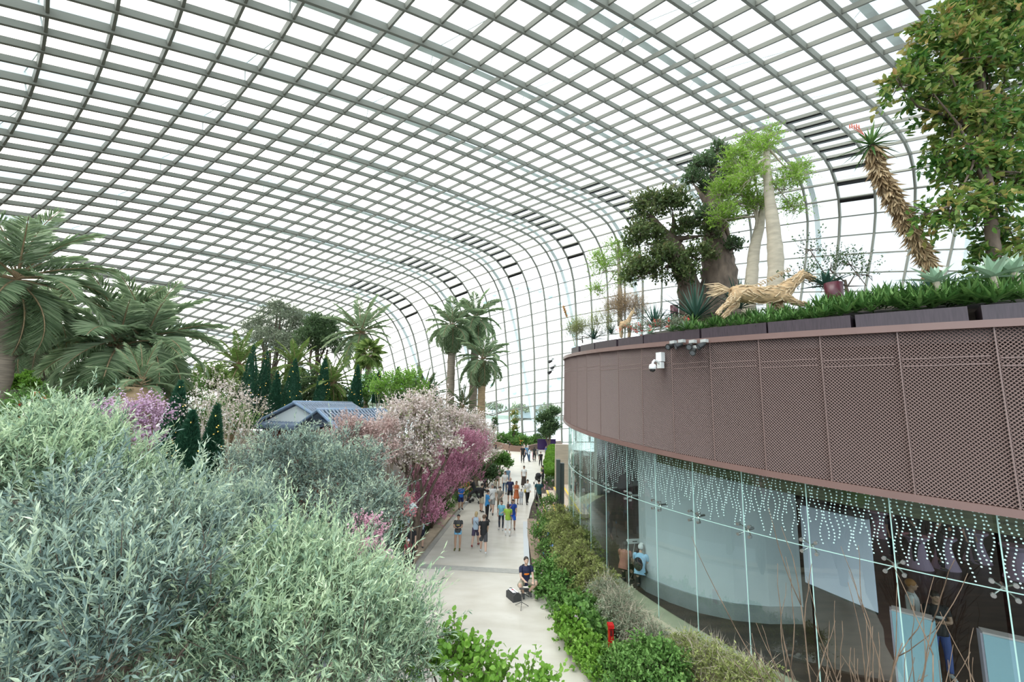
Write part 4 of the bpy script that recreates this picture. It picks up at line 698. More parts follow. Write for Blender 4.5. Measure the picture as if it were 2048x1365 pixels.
pb=gnd(1093,902,0); q=quadbox('purple_board',[(pb.x-1.3,pb.y,.1),(pb.x+1.3,pb.y+.3,.1),(pb.x+1.3,pb.y+.3,1.6),(pb.x-1.3,pb.y,1.6)],.15,mat('board_purple',(.035,.012,.09),.4)); tag(q,'dark purple board standing by the far flower bed','board')
plant('magnolia_tree','dense dark round tree at the far end, touching the pavilion rim','tree',[EL(1092,842,14,60),EL(1100,862,16,60),EL(1090,872,14,60),EL(1106,830,10,60)],1500,DRK,leaf=(.28,.14),shoot=.5,nl=7,r0=.15,inner=.3)
plant('sapling','slim young tree with reddish leaves before the far glass wall','tree',[EL(1029,832,5,67),EL(1030,848,6,67),EL(1030,862,5,67)],150,AUT,leaf=(.3,.15),shoot=.5,nl=6,r0=.06)
plant('cloud_topiary','tiered dark topiary at the left of the far glass wall','tree',[EL(989,842,3,66),EL(989,849,3,66),EL(988,860,4,66)],160,DRK,leaf=(.25,.12),shoot=.3,nl=6,r0=.06)
tp=gnd(1100,975,0); tc=['farthest','second farthest','middle','second nearest','nearest']
for k,(px,py,r,d) in enumerate(((1106,898,10,47),(1105,906,12,44.5),(1104,915,13,42),(1103,926,15,39.5),(1101,941,17,37))):
    c,R=EL(px,py,r,d); t=thing('mushroom_topiary','bright green mushroom-shaped topiary, '+tc[k]+' of the five beside the stone wall','topiary',(c[0],c[1],0),group=None); m=MB(); n=3500; u=unit(n); z=np.maximum(u[:,2],-.25); p=np.stack([u[:,0]*R[0],u[:,1]*R[0],z*R[0]*.75+c[2]],1); m.leaves(p,u+A_([0,0,.3]),.10,.06); m.ell((0,0,c[2]),(R[0]*.93,R[0]*.93,R[0]*.62),12,8); m.build('cap_foliage',LIM,t)
    m=MB(); n=1400; a=RG.random(n)*2*PI; z=RG.random(n)*(c[2]-.1); r_=R[0]*.55*(1-.3*z/c[2]); p=np.stack([np.cos(a)*r_,np.sin(a)*r_,z],1); m.leaves(p,np.stack([np.cos(a),np.sin(a),.8+0*a],1),.14,.07); m.tube([(0,0,0),(0,0,c[2])],.1,7); m.build('stem_foliage',LIM,t)
plant('flower_clump','dark leafy clump with pink flowers at the foot of the topiary row','flowers',[EL(1100,970,10,33),EL(1108,975,8,32)],200,DRK,leaf=(.12,.07),shoot=.25,nl=6,r0=.02,flowers=(20,PNK,(.12,.1)))
# ---------------- roof garden on the pavilion ----------------
def RG_(px,back,z=.12,up_=None):
    up_=.20+.28*min(back,3.2) if up_ is None else up_       # a spot on the roof deck: behind the rim at this column
    p=drum_at(px,660,DR); q=ray(px,660); h=Vector((q.x,q.y,0)).normalized(); p=p+h*back; return Vector((p.x,p.y,ztop(p.x,p.y)+z+up_))
def pxh(px,py,base):          # height of a pixel row above the base spot, at the base's depth
    return at(px,py,base.y).z-base.z
m=MB(); an=np.linspace(-1.0,1.3,60); q=[dp(a,DR-.72) for a in an]+[dp(a,DR-4) for a in an[::-1]]; top=[(x,y,z+.30+(.78 if k>=60 else 0)) for k,(x,y,z) in enumerate(q)]; m.add(top,[(k,k+1,118-k,119-k) for k in range(59)]); b2=[(x,y,z-.28) for x,y,z in top[:60]]; m.add(top[:60]+b2,[(k,60+k,61+k,k+1) for k in range(59)]); tag(m.build('planting_soil',soil),'dark planting soil of the roof garden behind the planter boxes','soil',kind='stuff')
AL=[rosette_mesh(20,.50,.055,ALO,8,82,.25) for _ in range(4)]
kA=0
for row,(back,n0) in enumerate(((.42,56),(.80,50),(1.3,42))):
    for k in range(n0):
        px=1345+ (2060-1345)*(k+random.random()*.6)/n0
        if 1400<px<1440 and row>1: continue
        p=RG_(px,back+random.uniform(-.12,.12),.0+random.uniform(0,.12)+row*.08); sc=random.uniform(.75,1.15)*(1+.10*row)*(.78 if px<1640 else 1.05); p.z-=.08*row+(.10 if px<1640 else 0)
        o=link('aloe_rosette',AL[kA%4],None,p,random.random()*6); o.scale=(sc,)*3; tag(o,('front','middle','back')[row]+' row aloe rosette, one of many packed behind the dark planter boxes','aloe','%s row of aloes along the pavilion rim'%('front','middle','back')[row]); kA+=1
for k,(px,back,n,L,W_,l) in enumerate(((1392,1.9,70,1.5,.06,'largest blue-green spiky agave, behind the tail of the driftwood horse'),(1480,3.2,60,1.3,.055,'spiky blue-green agave behind the driftwood horse\'s back'),(1310,1.2,60,1.1,.045,'spiky blue-green agave between the small giraffe and the horse'),(1188,.7,46,.8,.04,'spiky blue-green agave left of the small driftwood giraffe'),(1222,1.2,40,.55,.035,'small agave just behind the small driftwood giraffe'),(1862,1.1,46,.80,.06,'dark spiky yucca at the foot of the leaning tree aloe'),(1344,.9,40,.6,.04,'small agave in front of the largest agave'))):
    p=RG_(px,back,.05); t=thing('agave',l,'agave',p); o=link('foliage',rosette_mesh(n,L,W_,AGV,2,84,.10,jit=.2),t)
for k,(px,back,L,l) in enumerate(((1885,.55,.52,'pale grey-green agave with broad leaves, left of the pair at the right'),(2003,.45,.60,'pale grey-green agave with broad leaves, at the right edge'),(2046,.8,.5,'pale broad-leaved agave cut by the right edge of the photo'),(1662,2.4,.6,'grey agave leaning beside the maroon pot'))):
    p=RG_(px,back,.0); t=thing('agave',l,'agave',p); m=MB(); m.tube([(0,0,0),(.03,0,.22),(0,0,.38)],[.06,.05,.05],8); m.build('stem',barkp,t); o=link('foliage',rosette_mesh(18,L,.13,ATT if k<3 else AGV,8,80,.12,jit=.12),t,(0,0,.36)); t.location.z+=.10
for k,(px,back,l) in enumerate(((1340,.45,'front'),(1372,.5,'right'),(1300,.4,'left'))):
    p=RG_(px,back,.0); t=thing('pale_aloe','pale green star-shaped aloe, '+l+' one among the red flowers','aloe',p); link('foliage',rosette_mesh(18,.40,.06,ATT,5,75,.2),t)
plant('flowering_succulent','mat of small red-flowered succulents between the giraffe and the agaves','flowers',[(A_(RG_(px,.6,.12)),A_([.35,.3,.16])) for px in (1262,1290,1325,1360)],420,GRY,leaf=(.05,.02),shoot=.15,nl=7,base=RG_(1300,.6,0),zmin=-.1,r0=.01,flowers=(60,leafmat('petal_scarlet',[(.8,.06,.05),(.85,.2,.15)]),(.04,.035)))
plant('grassy_clump','yellow-green feathery clump spilling over the far left rim','shrub',[(A_(RG_(px,.7,.3)),A_([.5,.4,.5])) for px in (1150,1165,1205)],520,VIN,leaf=(.14,.012),shoot=.45,nl=9,up=.9,base=RG_(1165,.7,0),zmin=-.3,r0=.02)
plant('dry_grass','brown wispy dry grass tuft behind the small giraffe','grass',[(A_(RG_(px,2.0,.55)),A_([.5,.5,.55])) for px in (1240,1262)],700,TAN,leaf=(.2,.008),shoot=.5,nl=8,up=.3,base=RG_(1250,2.0,0),zmin=-.1,r0=.02,trunk=bark)
# spire flower at the far left rim
p=RG_(1150,.4,0); t=thing('flower_spike','single tall orange-brown flower spike at the far left rim','flower',p); top=at(1127,612,p.y)-p; m=MB(); m.tube([(0,0,0),tuple(Vector(top)*.5+Vector((.06,0,0))),tuple(top)],[.018,.012,.008],6); m.build('stalk',VIN,t); m=MB(); m.leaves(A_(top)*RG.uniform(.72,1,160)[:,None],unit(160),.09,.03); m.build('blossom',leafmat('petal_ochre',[(.5,.25,.08),(.7,.4,.12)]),t)
# trees on the roof
def trunk_tree(name,label,px0,back,pts,rad,tm,ells,n,lm,cat='tree',smooth=True,**kw):
    b=RG_(px0,back,0); t=thing(name,label,cat,b); P=[(0,0,0)]+[tuple(at(x,y,b.y+dy)-b) for x,y,dy in pts]; m=MB()
    K=5*len(P); Pa=A_(P); s=np.linspace(0,len(P)-1,K); Q=np.stack([np.interp(s,range(len(P)),Pa[:,k]) for k in range(3)],1); 
    for _ in range(2): Q[1:-1]=(Q[:-2]+Q[1:-1]*2+Q[2:])/4
    R=np.interp(s,range(len(P)),rad); m.tube(Q,R*(1+.05*RG.normal(size=K)),16); m.build('trunk',tm,t,True)
    E=[(A_(at(x,y,b.y+dy)-b),A_([r*b.y/CF]*3)) for x,y,r,dy in ells]
    m=MB()
    for c,R_ in E:
        q=Q[int(len(Q)*.55)+RG.integers(0,max(1,int(len(Q)*.45)))]; mid=(q+c)/2+RG.normal(size=3)*.15; m.tube([q,mid,c],[rad[-1]*.7,rad[-1]*.4,.012],6)
        for _ in range(6):
            e=c+unit(1)[0]*R_*.95; m.tube([c,(c+e)/2+RG.normal(size=3)*.06,e],[.014,.010,.005],4)
    m.build('branches',tm,t,True)
    m=MB(); crown(m,E,n,zmin=-9,**kw); m.build('foliage',[lm,tm],t); return t,b
LIG=leafmat('leaf_fresh',[(.18,.34,.03),(.32,.52,.07),(.50,.70,.18)],.45)
trunk_tree('baobab','thick gnarled baobab with a stubby dark crown, behind the spiky agaves',1440,6.5,[(1438,540,0),(1432,490,0),(1428,430,0),(1425,380,0)],[.85,.66,.50,.40,.34],bark,[(1405,340,26,0),(1440,325,24,.2),(1460,360,26,0),(1430,390,30,0),(1385,365,18,0),(1435,300,10,0),(1410,440,18,-.8),(1455,430,16,-.7),(1465,500,16,-.8)],1800,DRK,leaf=(.12,.06),shoot=.25,nl=6,spread=1.1,inner=.3)
trunk_tree('baobab','squat grey baobab with a broad leafy crown, leaning left',1395,6.0,[(1375,560,0),(1350,500,0),(1335,470,0)],[.6,.42,.36,.25],bark,[(1300,430,38,-.5),(1345,420,36,-.5),(1290,490,40,-.6),(1330,535,38,-1),(1375,470,30,-.5),(1285,555,32,-.8),(1400,520,26,-1.2),(1365,560,28,-1),(1420,470,18,-1)],2200,DUL,leaf=(.12,.065),shoot=.3,nl=8,spread=1.0,inner=.4)
trunk_tree('moringa_tree','tall smooth pale trunk with thin twisted bare top, behind the horse\'s neck',1553,4.5,[(1552,520,0),(1546,450,0),(1538,390,0),(1532,320,0),(1536,280,0)],[.27,.24,.20,.15,.11,.06],barkp,[(1530,310,30,0),(1500,360,30,0),(1570,380,36,0),(1600,350,24,0),(1545,270,16,0),(1590,420,24,0)],1000,LIG,leaf=(.045,.03),shoot=.45,nl=16,spread=1.2,inner=.1,droop=.5)
trunk_tree('moringa_tree','forked pale tree with a bright feathery crown between the baobab and the tall trunk',1498,5.0,[(1503,560,0),(1508,500,0),(1520,450,0),(1528,400,0)],[.22,.20,.19,.14,.08],barkp,[(1470,400,36,0),(1490,350,32,0),(1450,440,28,0),(1500,300,24,0),(1470,330,26,0),(1510,420,28,0),(1440,390,20,0)],1700,LIG,leaf=(.05,.035),shoot=.45,nl=16,spread=1.2,inner=.1,droop=.4)
trunk_tree('feathery_tree','small feathery bright green tree above the small driftwood giraffe',1240,3.0,[(1240,590,0),(1238,540,0),(1236,490,0)],[.10,.09,.07,.04],barkp,[(1205,545,26,0),(1250,530,30,0),(1275,545,24,0),(1195,520,16,0),(1225,500,16,0),(1195,590,18,0),(1245,570,24,0)],1100,LIG,leaf=(.05,.03),shoot=.4,nl=14,spread=1.2,inner=.1,droop=.3)
trunk_tree('thorn_bush','airy bare-branched bush with few leaves behind the maroon pot',1700,4.0,[(1695,590,0),(1690,560,0)],[.06,.05,.03],bark,[(1660,540,26,0),(1700,530,28,0),(1730,550,20,0),(1640,570,18,0),(1600,560,24,0),(1620,500,20,0)],170,DRK,leaf=(.06,.04),shoot=.35,nl=7,spread=1.0,inner=.1)
trunk_tree('shade_tree','big tree with drooping green and yellowing leaves filling the top right corner',1985,1.6,[(1990,560,0),(1985,470,.1),(1975,380,.1),(1960,250,.2),(1965,120,.3)],[.13,.12,.11,.10,.09,.05],bark,
  [(1950,50,75,.2),(2030,60,70,.3),(1900,120,62,0),(1980,160,80,.3),(1835,150,42,0),(1800,170,26,0),(1870,190,44,.1),(1930,250,70,.2),(2020,260,70,.3),(1960,340,62,.2),(1900,330,48,.1),(2030,370,50,.2),(1960,420,48,0),(1900,425,36,0),(1850,430,18,0),(2000,480,44,.2),(1990,540,36,.1),(2040,500,30,.3),(1870,60,36,0)],1900,AUT,leaf=(.14,.06),shoot=.26,nl=9,up=-.3,droop=.7,spread=.9,inner=.3,two=True,tipc=.2)
# leaning tree aloe
b=RG_(1872,1.5,0); t=thing('tree_aloe','tall leaning tree aloe with a shaggy skirt of dead leaves and a green rosette','tree aloe',b)
P=A_([tuple(at(x,y,b.y+dy)-b) for x,y,dy in ((1872,600,0),(1850,510,0),(1820,455,0),(1790,400,0),(1762,350,0),(1742,290,0))]); m=MB(); m.tube(P,[.07,.07,.065,.06,.06,.055],8); m.build('trunk',bark,t,True)
n=2600; s=RG.random(n)*5; q=np.stack([np.interp(s,range(6),P[:,k]) for k in range(3)],1); ax_=(P[-1]-P[0])/np.linalg.norm(P[-1]-P[0]); u=unit(n); wr_=np.interp(s,[0,1,5],[.05,.11,.13]); d=-ax_*1.2+u*.75; m=MB(); m.leaves(q+u*.04,d,wr_*2.2*(.6+.7*RG.random(n)),.035,two=True,bend=.35); m.build('dead_leaf_skirt',TAN,t)
o=link('rosette',rosette_mesh(52,.62,.05,ALO,-62,85,.12,jit=.18),t,P[-1]); 
m=MB()
for k in range(5):
    e=Vector(P[-1])+Vector((-.22-.05*k,0,.42+.02*(k%2))); m.tube([tuple(P[-1]),(P[-1][0]-.12,0+P[-1][1],P[-1][2]+.22),tuple(e)],.006,4); m.ell(tuple(e),(.014,.014,.06),6,5)
m.build('red_flowers',mat('flower_red',(.55,.14,.09),.6),t)
p=RG_(1675,2.3,0); t=thing('plant_pot','maroon cylindrical pot behind the aloes, right of the horse','pot',p); h=pxh(1675,567,p); m=MB(); r=.20; m.lathe((0,0,0),[(r*.92,0),(r,h),(r*.88,h),(r*.86,h-.06)],24); m.build('pot_body',mat('pot_maroon',(.09,.02,.03),.35),t,True); m=MB(); m.lathe((0,0,h-.05),[(r*.87,0),(.02,.01)],16); m.build('soil',soil,t)
p=RG_(1350,2.2,0); t=thing('plant_pot','narrow maroon pot half hidden behind the largest agave','pot',p); h=.55; m=MB(); m.lathe((0,0,0),[(.12,0),(.13,h),(.11,h)],20); m.build('pot_body',MATS['pot_maroon'],t,True)
# driftwood sculptures
drift=mat('driftwood',(.42,.28,.15),.75,var=.35,scale=9,stretch=(1,1,3),bump=.5); driftp=mat('driftwood_pale',(.56,.42,.26),.7,var=.25,scale=7)
def sculpture(name,label,b,chains,rz,nst,rs,extra=None,cat='sculpture',vox=.03):
    t=thing(name,label,cat,b,rz); m=MB()
    for P,R in chains:
        P=A_(P,float); s=np.linspace(0,len(P)-1,4*len(P)); Q=np.stack([np.interp(s,range(len(P)),P[:,k]) for k in range(3)],1); Q[1:-1]=(Q[:-2]+2*Q[1:-1]+Q[2:])/4; m.tube(Q,np.interp(s,range(len(P)),R),12)
    o=m.build('body_core',drift,t,True); md=o.modifiers.new('remesh','REMESH'); md.mode='VOXEL'; md.voxel_size=vox; md.use_smooth_shade=True
    m=MB()
    for P,R in chains:
        P=A_(P,float); L=np.linalg.norm(np.diff(P,axis=0),axis=1).sum(); k=int(nst*L)
        for _ in range(k):
            s0=RG.uniform(0,len(P)-1.15); s1=min(len(P)-1,s0+RG.uniform(.25,.8)); a=RG.uniform(0,2*PI); da=RG.uniform(-.8,.8); K=5; pts=[]
            for q in range(K):
                s=s0+(s1-s0)*q/(K-1); c=A_([np.interp(s,range(len(P)),P[:,i]) for i in range(3)]); i0=min(int(s),len(P)-2); T=P[i0+1]-P[i0]; T/=np.linalg.norm(T); u=np.cross(T,[0,1,.2]); u/=np.linalg.norm(u)+1e-6; v=np.cross(T,u); an=a+da*q/(K-1); r=np.interp(s,range(len(P)),R)*RG.uniform(.96,1.12); pts.append(c+(u*math.cos(an)+v*math.sin(an))*r)
            m.tube(pts,np.linspace(rs*RG.uniform(.7,1.3),rs*.5,K),5)
    if extra: extra(m)
    m.build('driftwood_strips',driftp,t,True); return t
hb_=RG_(1520,1.35,0); sc=hb_.y/CF*1.08
def H(x,y,o=0.0): v=at(x,y,hb_.y)-hb_; return (v.x,o,v.z)
def mane(m):
    for k in range(26):
        x=1500+80*k/25+random.uniform(-4,4); y=590-42*k/25; a=H(x,y-6,0); m.tube([a,(a[0]-.06,random.uniform(-.05,.05),a[2]+.05),(a[0]-.16,random.uniform(-.06,.06),a[2]+random.uniform(.0,.06))],[.016,.012,.005],5)
    for k in range(30):
        a=H(1462,580,0); e=H(random.uniform(1408,1435),random.uniform(568,598),random.uniform(-.1,.1)); m.tube([a,((a[0]+e[0])/2,random.uniform(-.08,.08),(a[2]+e[2])/2+random.uniform(-.06,.08)),e],[.022,.018,.006],5)
hs=sculpture('driftwood_horse','galloping horse sculpture woven from driftwood above the aloes',hb_,[
 ([H(1462,585),H(1490,588),H(1520,592),H(1552,590),H(1572,585)],[.16,.23,.21,.24,.19]),
 ([H(1560,588),H(1580,570),H(1598,555),H(1606,549)],[.21,.15,.115,.10]),
 ([H(1598,549),H(1612,551),H(1624,557),H(1630,559)],[.085,.095,.07,.055]),
 ([H(1604,546,-.05),H(1602,540,-.06)],[.03,.012]),([H(1604,546,.05),H(1602,540,.06)],[.03,.012]),
 ([H(1470,590,-.12),H(1460,602,-.14),H(1448,612,-.14),H(1436,622,-.14),H(1428,632,-.14)],[.16,.11,.07,.05,.045]),
 ([H(1472,592,.12),H(1476,608,.14),H(1462,622,.14),H(1450,634,.14)],[.16,.10,.06,.045]),
 ([H(1560,595,-.12),H(1580,606,-.14),H(1604,612,-.14),H(1618,622,-.14)],[.13,.08,.055,.045]),
 ([H(1556,597,.12),H(1566,612,.14),H(1586,624,.14),H(1582,636,.14)],[.13,.08,.055,.045])],0,70,.017,mane,'sculpture',.035)
m=MB(); m.ell(H(1612,547,-.085),(.018,.012,.018),8,6); m.ell(H(1629,556,-.045),(.012,.01,.010),8,6); m.build('eye',mat('eye_dark',(.02,.01,.01),.3),hs)
gb_=RG_(1254,.75,0)
def Gf(x,y,o=0.0): v=at(x,y,gb_.y)-gb_; return (v.x,o,v.z)
gf=sculpture('driftwood_giraffe','small young giraffe sculpture of driftwood standing at the planter edge',gb_,[
 ([Gf(1240,650),Gf(1248,650),Gf(1258,646)],[.10,.12,.10]),([Gf(1256,645),Gf(1260,634),Gf(1265,624)],[.08,.05,.045]),
 ([Gf(1264,624),Gf(1272,627)],[.05,.028]),([Gf(1263,622),Gf(1261,616)],[.015,.01]),([Gf(1267,622),Gf(1268,616)],[.015,.01]),
 ([Gf(1240,652,-.06),Gf(1240,666,-.06),Gf(1241,676,-.06)],[.06,.035,.03]),([Gf(1243,652,.06),Gf(1245,666,.06),Gf(1244,676,.06)],[.06,.035,.03]),
 ([Gf(1257,652,-.06),Gf(1257,666,-.06),Gf(1256,676,-.06)],[.055,.03,.028]),([Gf(1260,652,.06),Gf(1261,666,.06),Gf(1260,676,.06)],[.055,.03,.028])],0,150,.009,None,'sculpture',.018)
# ---------------- outside ----------------
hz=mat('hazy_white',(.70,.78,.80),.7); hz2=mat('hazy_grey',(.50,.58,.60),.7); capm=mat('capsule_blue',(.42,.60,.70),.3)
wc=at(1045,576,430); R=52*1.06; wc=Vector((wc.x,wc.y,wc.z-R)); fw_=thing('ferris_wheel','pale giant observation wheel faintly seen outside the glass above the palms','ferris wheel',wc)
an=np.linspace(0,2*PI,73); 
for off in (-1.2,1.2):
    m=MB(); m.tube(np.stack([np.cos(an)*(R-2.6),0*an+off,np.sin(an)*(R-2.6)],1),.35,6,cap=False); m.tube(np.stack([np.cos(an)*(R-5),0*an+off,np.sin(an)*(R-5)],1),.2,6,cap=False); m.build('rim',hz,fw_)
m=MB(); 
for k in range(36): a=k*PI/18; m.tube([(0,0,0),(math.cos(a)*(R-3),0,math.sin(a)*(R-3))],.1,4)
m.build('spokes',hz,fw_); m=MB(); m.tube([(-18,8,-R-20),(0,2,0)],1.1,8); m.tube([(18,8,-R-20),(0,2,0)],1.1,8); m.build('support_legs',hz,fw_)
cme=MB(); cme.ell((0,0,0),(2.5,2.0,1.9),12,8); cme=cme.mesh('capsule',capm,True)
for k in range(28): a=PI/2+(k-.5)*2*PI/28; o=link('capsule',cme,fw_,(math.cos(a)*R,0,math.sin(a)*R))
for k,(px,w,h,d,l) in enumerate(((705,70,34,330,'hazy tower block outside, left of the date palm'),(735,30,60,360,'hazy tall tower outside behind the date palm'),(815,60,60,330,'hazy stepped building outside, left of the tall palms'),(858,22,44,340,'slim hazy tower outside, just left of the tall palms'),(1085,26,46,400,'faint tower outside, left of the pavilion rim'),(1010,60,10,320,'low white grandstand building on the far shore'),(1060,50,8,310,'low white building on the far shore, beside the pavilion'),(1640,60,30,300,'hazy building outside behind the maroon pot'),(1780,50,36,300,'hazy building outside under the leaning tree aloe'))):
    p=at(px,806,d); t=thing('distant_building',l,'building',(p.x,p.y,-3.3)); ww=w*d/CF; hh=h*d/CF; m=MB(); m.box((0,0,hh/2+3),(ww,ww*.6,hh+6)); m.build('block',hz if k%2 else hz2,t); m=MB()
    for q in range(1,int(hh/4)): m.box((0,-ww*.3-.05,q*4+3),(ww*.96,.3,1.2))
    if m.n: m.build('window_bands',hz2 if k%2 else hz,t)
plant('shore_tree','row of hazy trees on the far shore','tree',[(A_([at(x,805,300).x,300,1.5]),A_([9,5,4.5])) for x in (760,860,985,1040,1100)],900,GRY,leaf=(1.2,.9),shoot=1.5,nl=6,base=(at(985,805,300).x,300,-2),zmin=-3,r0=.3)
# ---------------- people ----------------
SKIN={0:mat('skin_light',(.56,.36,.27),.5),1:mat('skin_tan',(.42,.25,.17),.5),2:mat('skin_brown',(.24,.13,.08),.5)}
def cm_(c): 
    return mat('cloth_%03d_%03d_%03d'%tuple(int(v*255) for v in c),c,.8)
def pose_pts(ps):
    o={}; lf,lk,rf,rk=ps.get('legs',(0,0,0,0)); sp=ps.get('spread',.0); hz_=.0; lean=ps.get('lean',0.0)
    def rotl(v): c,s=math.cos(lean),math.sin(lean); return A_([v[0],v[1]*c+v[2]*s,-v[1]*s+v[2]*c])
    for s,f,k in ((-1,lf,lk),(1,rf,rk)):
        h=A_([s*.088,0,0.]); d=A_([s*math.sin(sp+.03),math.sin(f),-math.cos(f)*math.cos(sp)]); d/=np.linalg.norm(d); kn=h+d*.42; e=A_([-s*math.sin(ps.get('kin',sp*.3)),math.sin(f-k),-math.cos(f-k)]); e/=np.linalg.norm(e); an=kn+e*.42
        tip=f-k; ft=A_([s*.12,math.cos(max(-.9,min(.0,tip))*.8),-.35 if tip>-.3 else -.75]); ft/=np.linalg.norm(ft); o['leg',s]=(h,kn,an,an+A_([0,-.045,-.045]),an+ft*.17+A_([0,0,-.03]))
    for s,(fl,ab,el,inn) in ((-1,ps.get('armL',(.05,.10,.2,.1))),(1,ps.get('armR',(.05,.10,.2,.1)))):
        sh=rotl(A_([s*.185,0,.49])); d=A_([s*math.sin(ab),math.sin(fl)*math.cos(ab),-math.cos(fl)*math.cos(ab)]); elb=sh+rotl(d)*.285; g=fl+el; e=A_([-s*math.sin(inn)+s*math.sin(ab)*.3,math.sin(g)*math.cos(inn),-math.cos(g)*math.cos(inn)]); e/=np.linalg.norm(e); wr=elb+rotl(e)*.25; o['arm',s]=(sh,elb,wr,rotl(e))
    o['rot']=rotl; o['base']=min(o['leg',-1][3][2],o['leg',1][3][2],o['leg',-1][4][2],o['leg',1][4][2])-.03
    return o
def smoothc(P,R,k=4):
    P=A_(P,float); s=np.linspace(0,len(P)-1,k*(len(P)-1)+1); Q=np.stack([np.interp(s,range(len(P)),P[:,i]) for i in range(3)],1); Q[1:-1]=(Q[:-2]+2*Q[1:-1]+Q[2:])/4; return Q,np.interp(s,range(len(P)),R)
def tub(m,P,R,n=12,ry=None,k=4,upv=None):
    Q,r=smoothc(P,R,k); y=None
    if ry is not None: y=smoothc(P,ry,k)[1]
    m.tube(Q,r,n,ry=y,upv=upv)
BC={}
def body_mesh(key,ps):
    if key in BC: return BC[key]
    o=pose_pts(ps); rt_=o['rot']; m=MB()
    def V(x,y,z): return tuple(rt_(A_([x,y,z])))
    tub(m,[V(0,0,-.08),V(0,0,.02),V(0,0,.16),V(0,.01,.32),V(0,0,.44),V(0,0,.51),V(0,0,.545)],[.12,.155,.125,.15,.165,.12,.06],16,ry=[.09,.11,.09,.105,.10,.075,.055],upv=(1,0,0))
    hy=ps.get('head',0.0); 
    tub(m,[V(0,-.01,.50),V(0,.0,.60),V(0,.01+hy*.03,.63)],[.055,.052,.05],10)
    hc=A_(V(0,.02+hy*.05,.715)); c,s=math.cos(hy),math.sin(hy); M=A_([[1,0,0],[0,c,s],[0,-s,c]])
    m.ell(hc,(.076,.095,.112),16,12,M=M); m.ell(hc+M@A_([0,.035,-.055]),(.055,.055,.06),12,8,M=M); m.ell(hc+M@A_([0,.100,-.012]),(.012,.018,.022),8,6,M=M)
    for q in (-1,1): m.ell(hc+M@A_([q*.078,-.005,-.01]),(.010,.02,.03),8,6,M=M)
    for s_ in (-1,1):
        h,kn,an,heel,toe=o['leg',s_]; tub(m,[h+A_([0,0,.04]),h,(h*.6+kn*.4),kn,kn*.6+an*.4+A_([0,-.012,0]),an],[.085,.090,.082,.061,.062,.040],12)
        tub(m,[heel,an+A_([0,.0,-.03]),(an+toe)/2,toe],[.034,.038,.036,.024],10)
        sh,el,wr,d=o['arm',s_]; tub(m,[sh-rt_(A_([s_*.05,0,-.0])),sh,sh*.5+el*.5,el,el*.65+wr*.35,wr],[.05,.053,.045,.037,.037,.024],10)
        # hand: palm, four fingers, thumb
        sd=np.cross(d,[0,0,1.] if abs(d[2])<.8 else [0,1.,0]); sd/=np.linalg.norm(sd); nn=np.cross(sd,d); pc=wr+d*.045; tub(m,[wr,pc,wr+d*.09],[.024,.036,.034],10,ry=[.02,.017,.014],upv=tuple(sd))
        for k in range(4):
            b=wr+d*.085+sd*(k-1.5)*.017; L=(.062,.072,.068,.052)[k]; tub(m,[b,b+d*L*.5+nn*.006,b+d*L*.85+nn*.022],[.0085,.008,.0065],6,k=2)
        b=wr+d*.03+sd*.03; tub(m,[b,b+d*.03+sd*.018,b+d*.06+sd*.02+nn*.01],[.011,.010,.008],6,k=2)
    me=m.mesh('body',SKIN[0],True); ob=bpy.data.objects.new('tmp',me); COL.objects.link(ob); md=ob.modifiers.new('r','REMESH'); md.mode='VOXEL'; md.voxel_size=.0105; md.use_smooth_shade=True
    dg=bpy.context.evaluated_depsgraph_get(); nm_=bpy.data.meshes.new_from_object(ob.evaluated_get(dg)); bpy.data.objects.remove(ob); nm_.name='body'
    if not nm_.materials: nm_.materials.append(SKIN[0])
    BC[key]=(nm_,o,hc,M); return BC[key]
POSES={'stand':{'legs':(.04,0,-.04,0),'spread':.04},'stand2':{'legs':(.10,.05,-.05,0),'spread':.07,'armL':(.3,.15,.9,.6),'armR':(.0,.12,.25,.1)},
 'phone':{'legs':(0,0,0,0),'spread':.06,'armL':(.25,.12,1.35,.75),'armR':(.25,.12,1.35,.75),'head':-.45},
 'walk':{'legs':(.38,.10,-.32,.45),'armL':(-.35,.08,.2,.1),'armR':(.35,.08,.35,.1)},'walk2':{'legs':(-.28,.35,.32,.08),'armL':(.30,.10,.5,.2),'armR':(-.30,.1,.2,.1)},
 'photo':{'legs':(.03,0,-.05,0),'spread':.05,'armL':(1.05,.1,1.0,.5),'armR':(1.05,.1,1.0,.5),'head':.05},'raise':{'legs':(.03,0,-.03,0),'spread':.04,'armR':(.8,.2,1.9,.6),'armL':(.1,.1,.3,.1)},
 'cross':{'legs':(.03,0,-.03,0),'spread':.05,'armL':(.15,.15,1.6,1.1),'armR':(.15,.15,1.5,1.1)},'back':{'legs':(.0,0,-.02,0),'spread':.05,'armL':(-.25,.2,.3,.5),'armR':(-.25,.2,.3,.5)},
 'lunge':{'legs':(.95,.7,-.45,.55),'lean':.35,'armL':(.9,.1,.3,.1),'armR':(.9,.1,.3,.1),'head':.2},
 'sit':{'legs':(1.85,2.45,1.75,2.35),'spread':.55,'kin':.5,'armL':(.55,.1,.8,.3),'armR':(.65,.1,.9,.3),'head':-.4,'lean':.12},'sit2':{'legs':(1.45,1.5,1.5,1.55),'spread':.12,'armL':(.7,.1,.4,.2),'armR':(.7,.1,.4,.2),'head':-.5,'lean':.35}}
HAIRB=(.02,.014,.010)
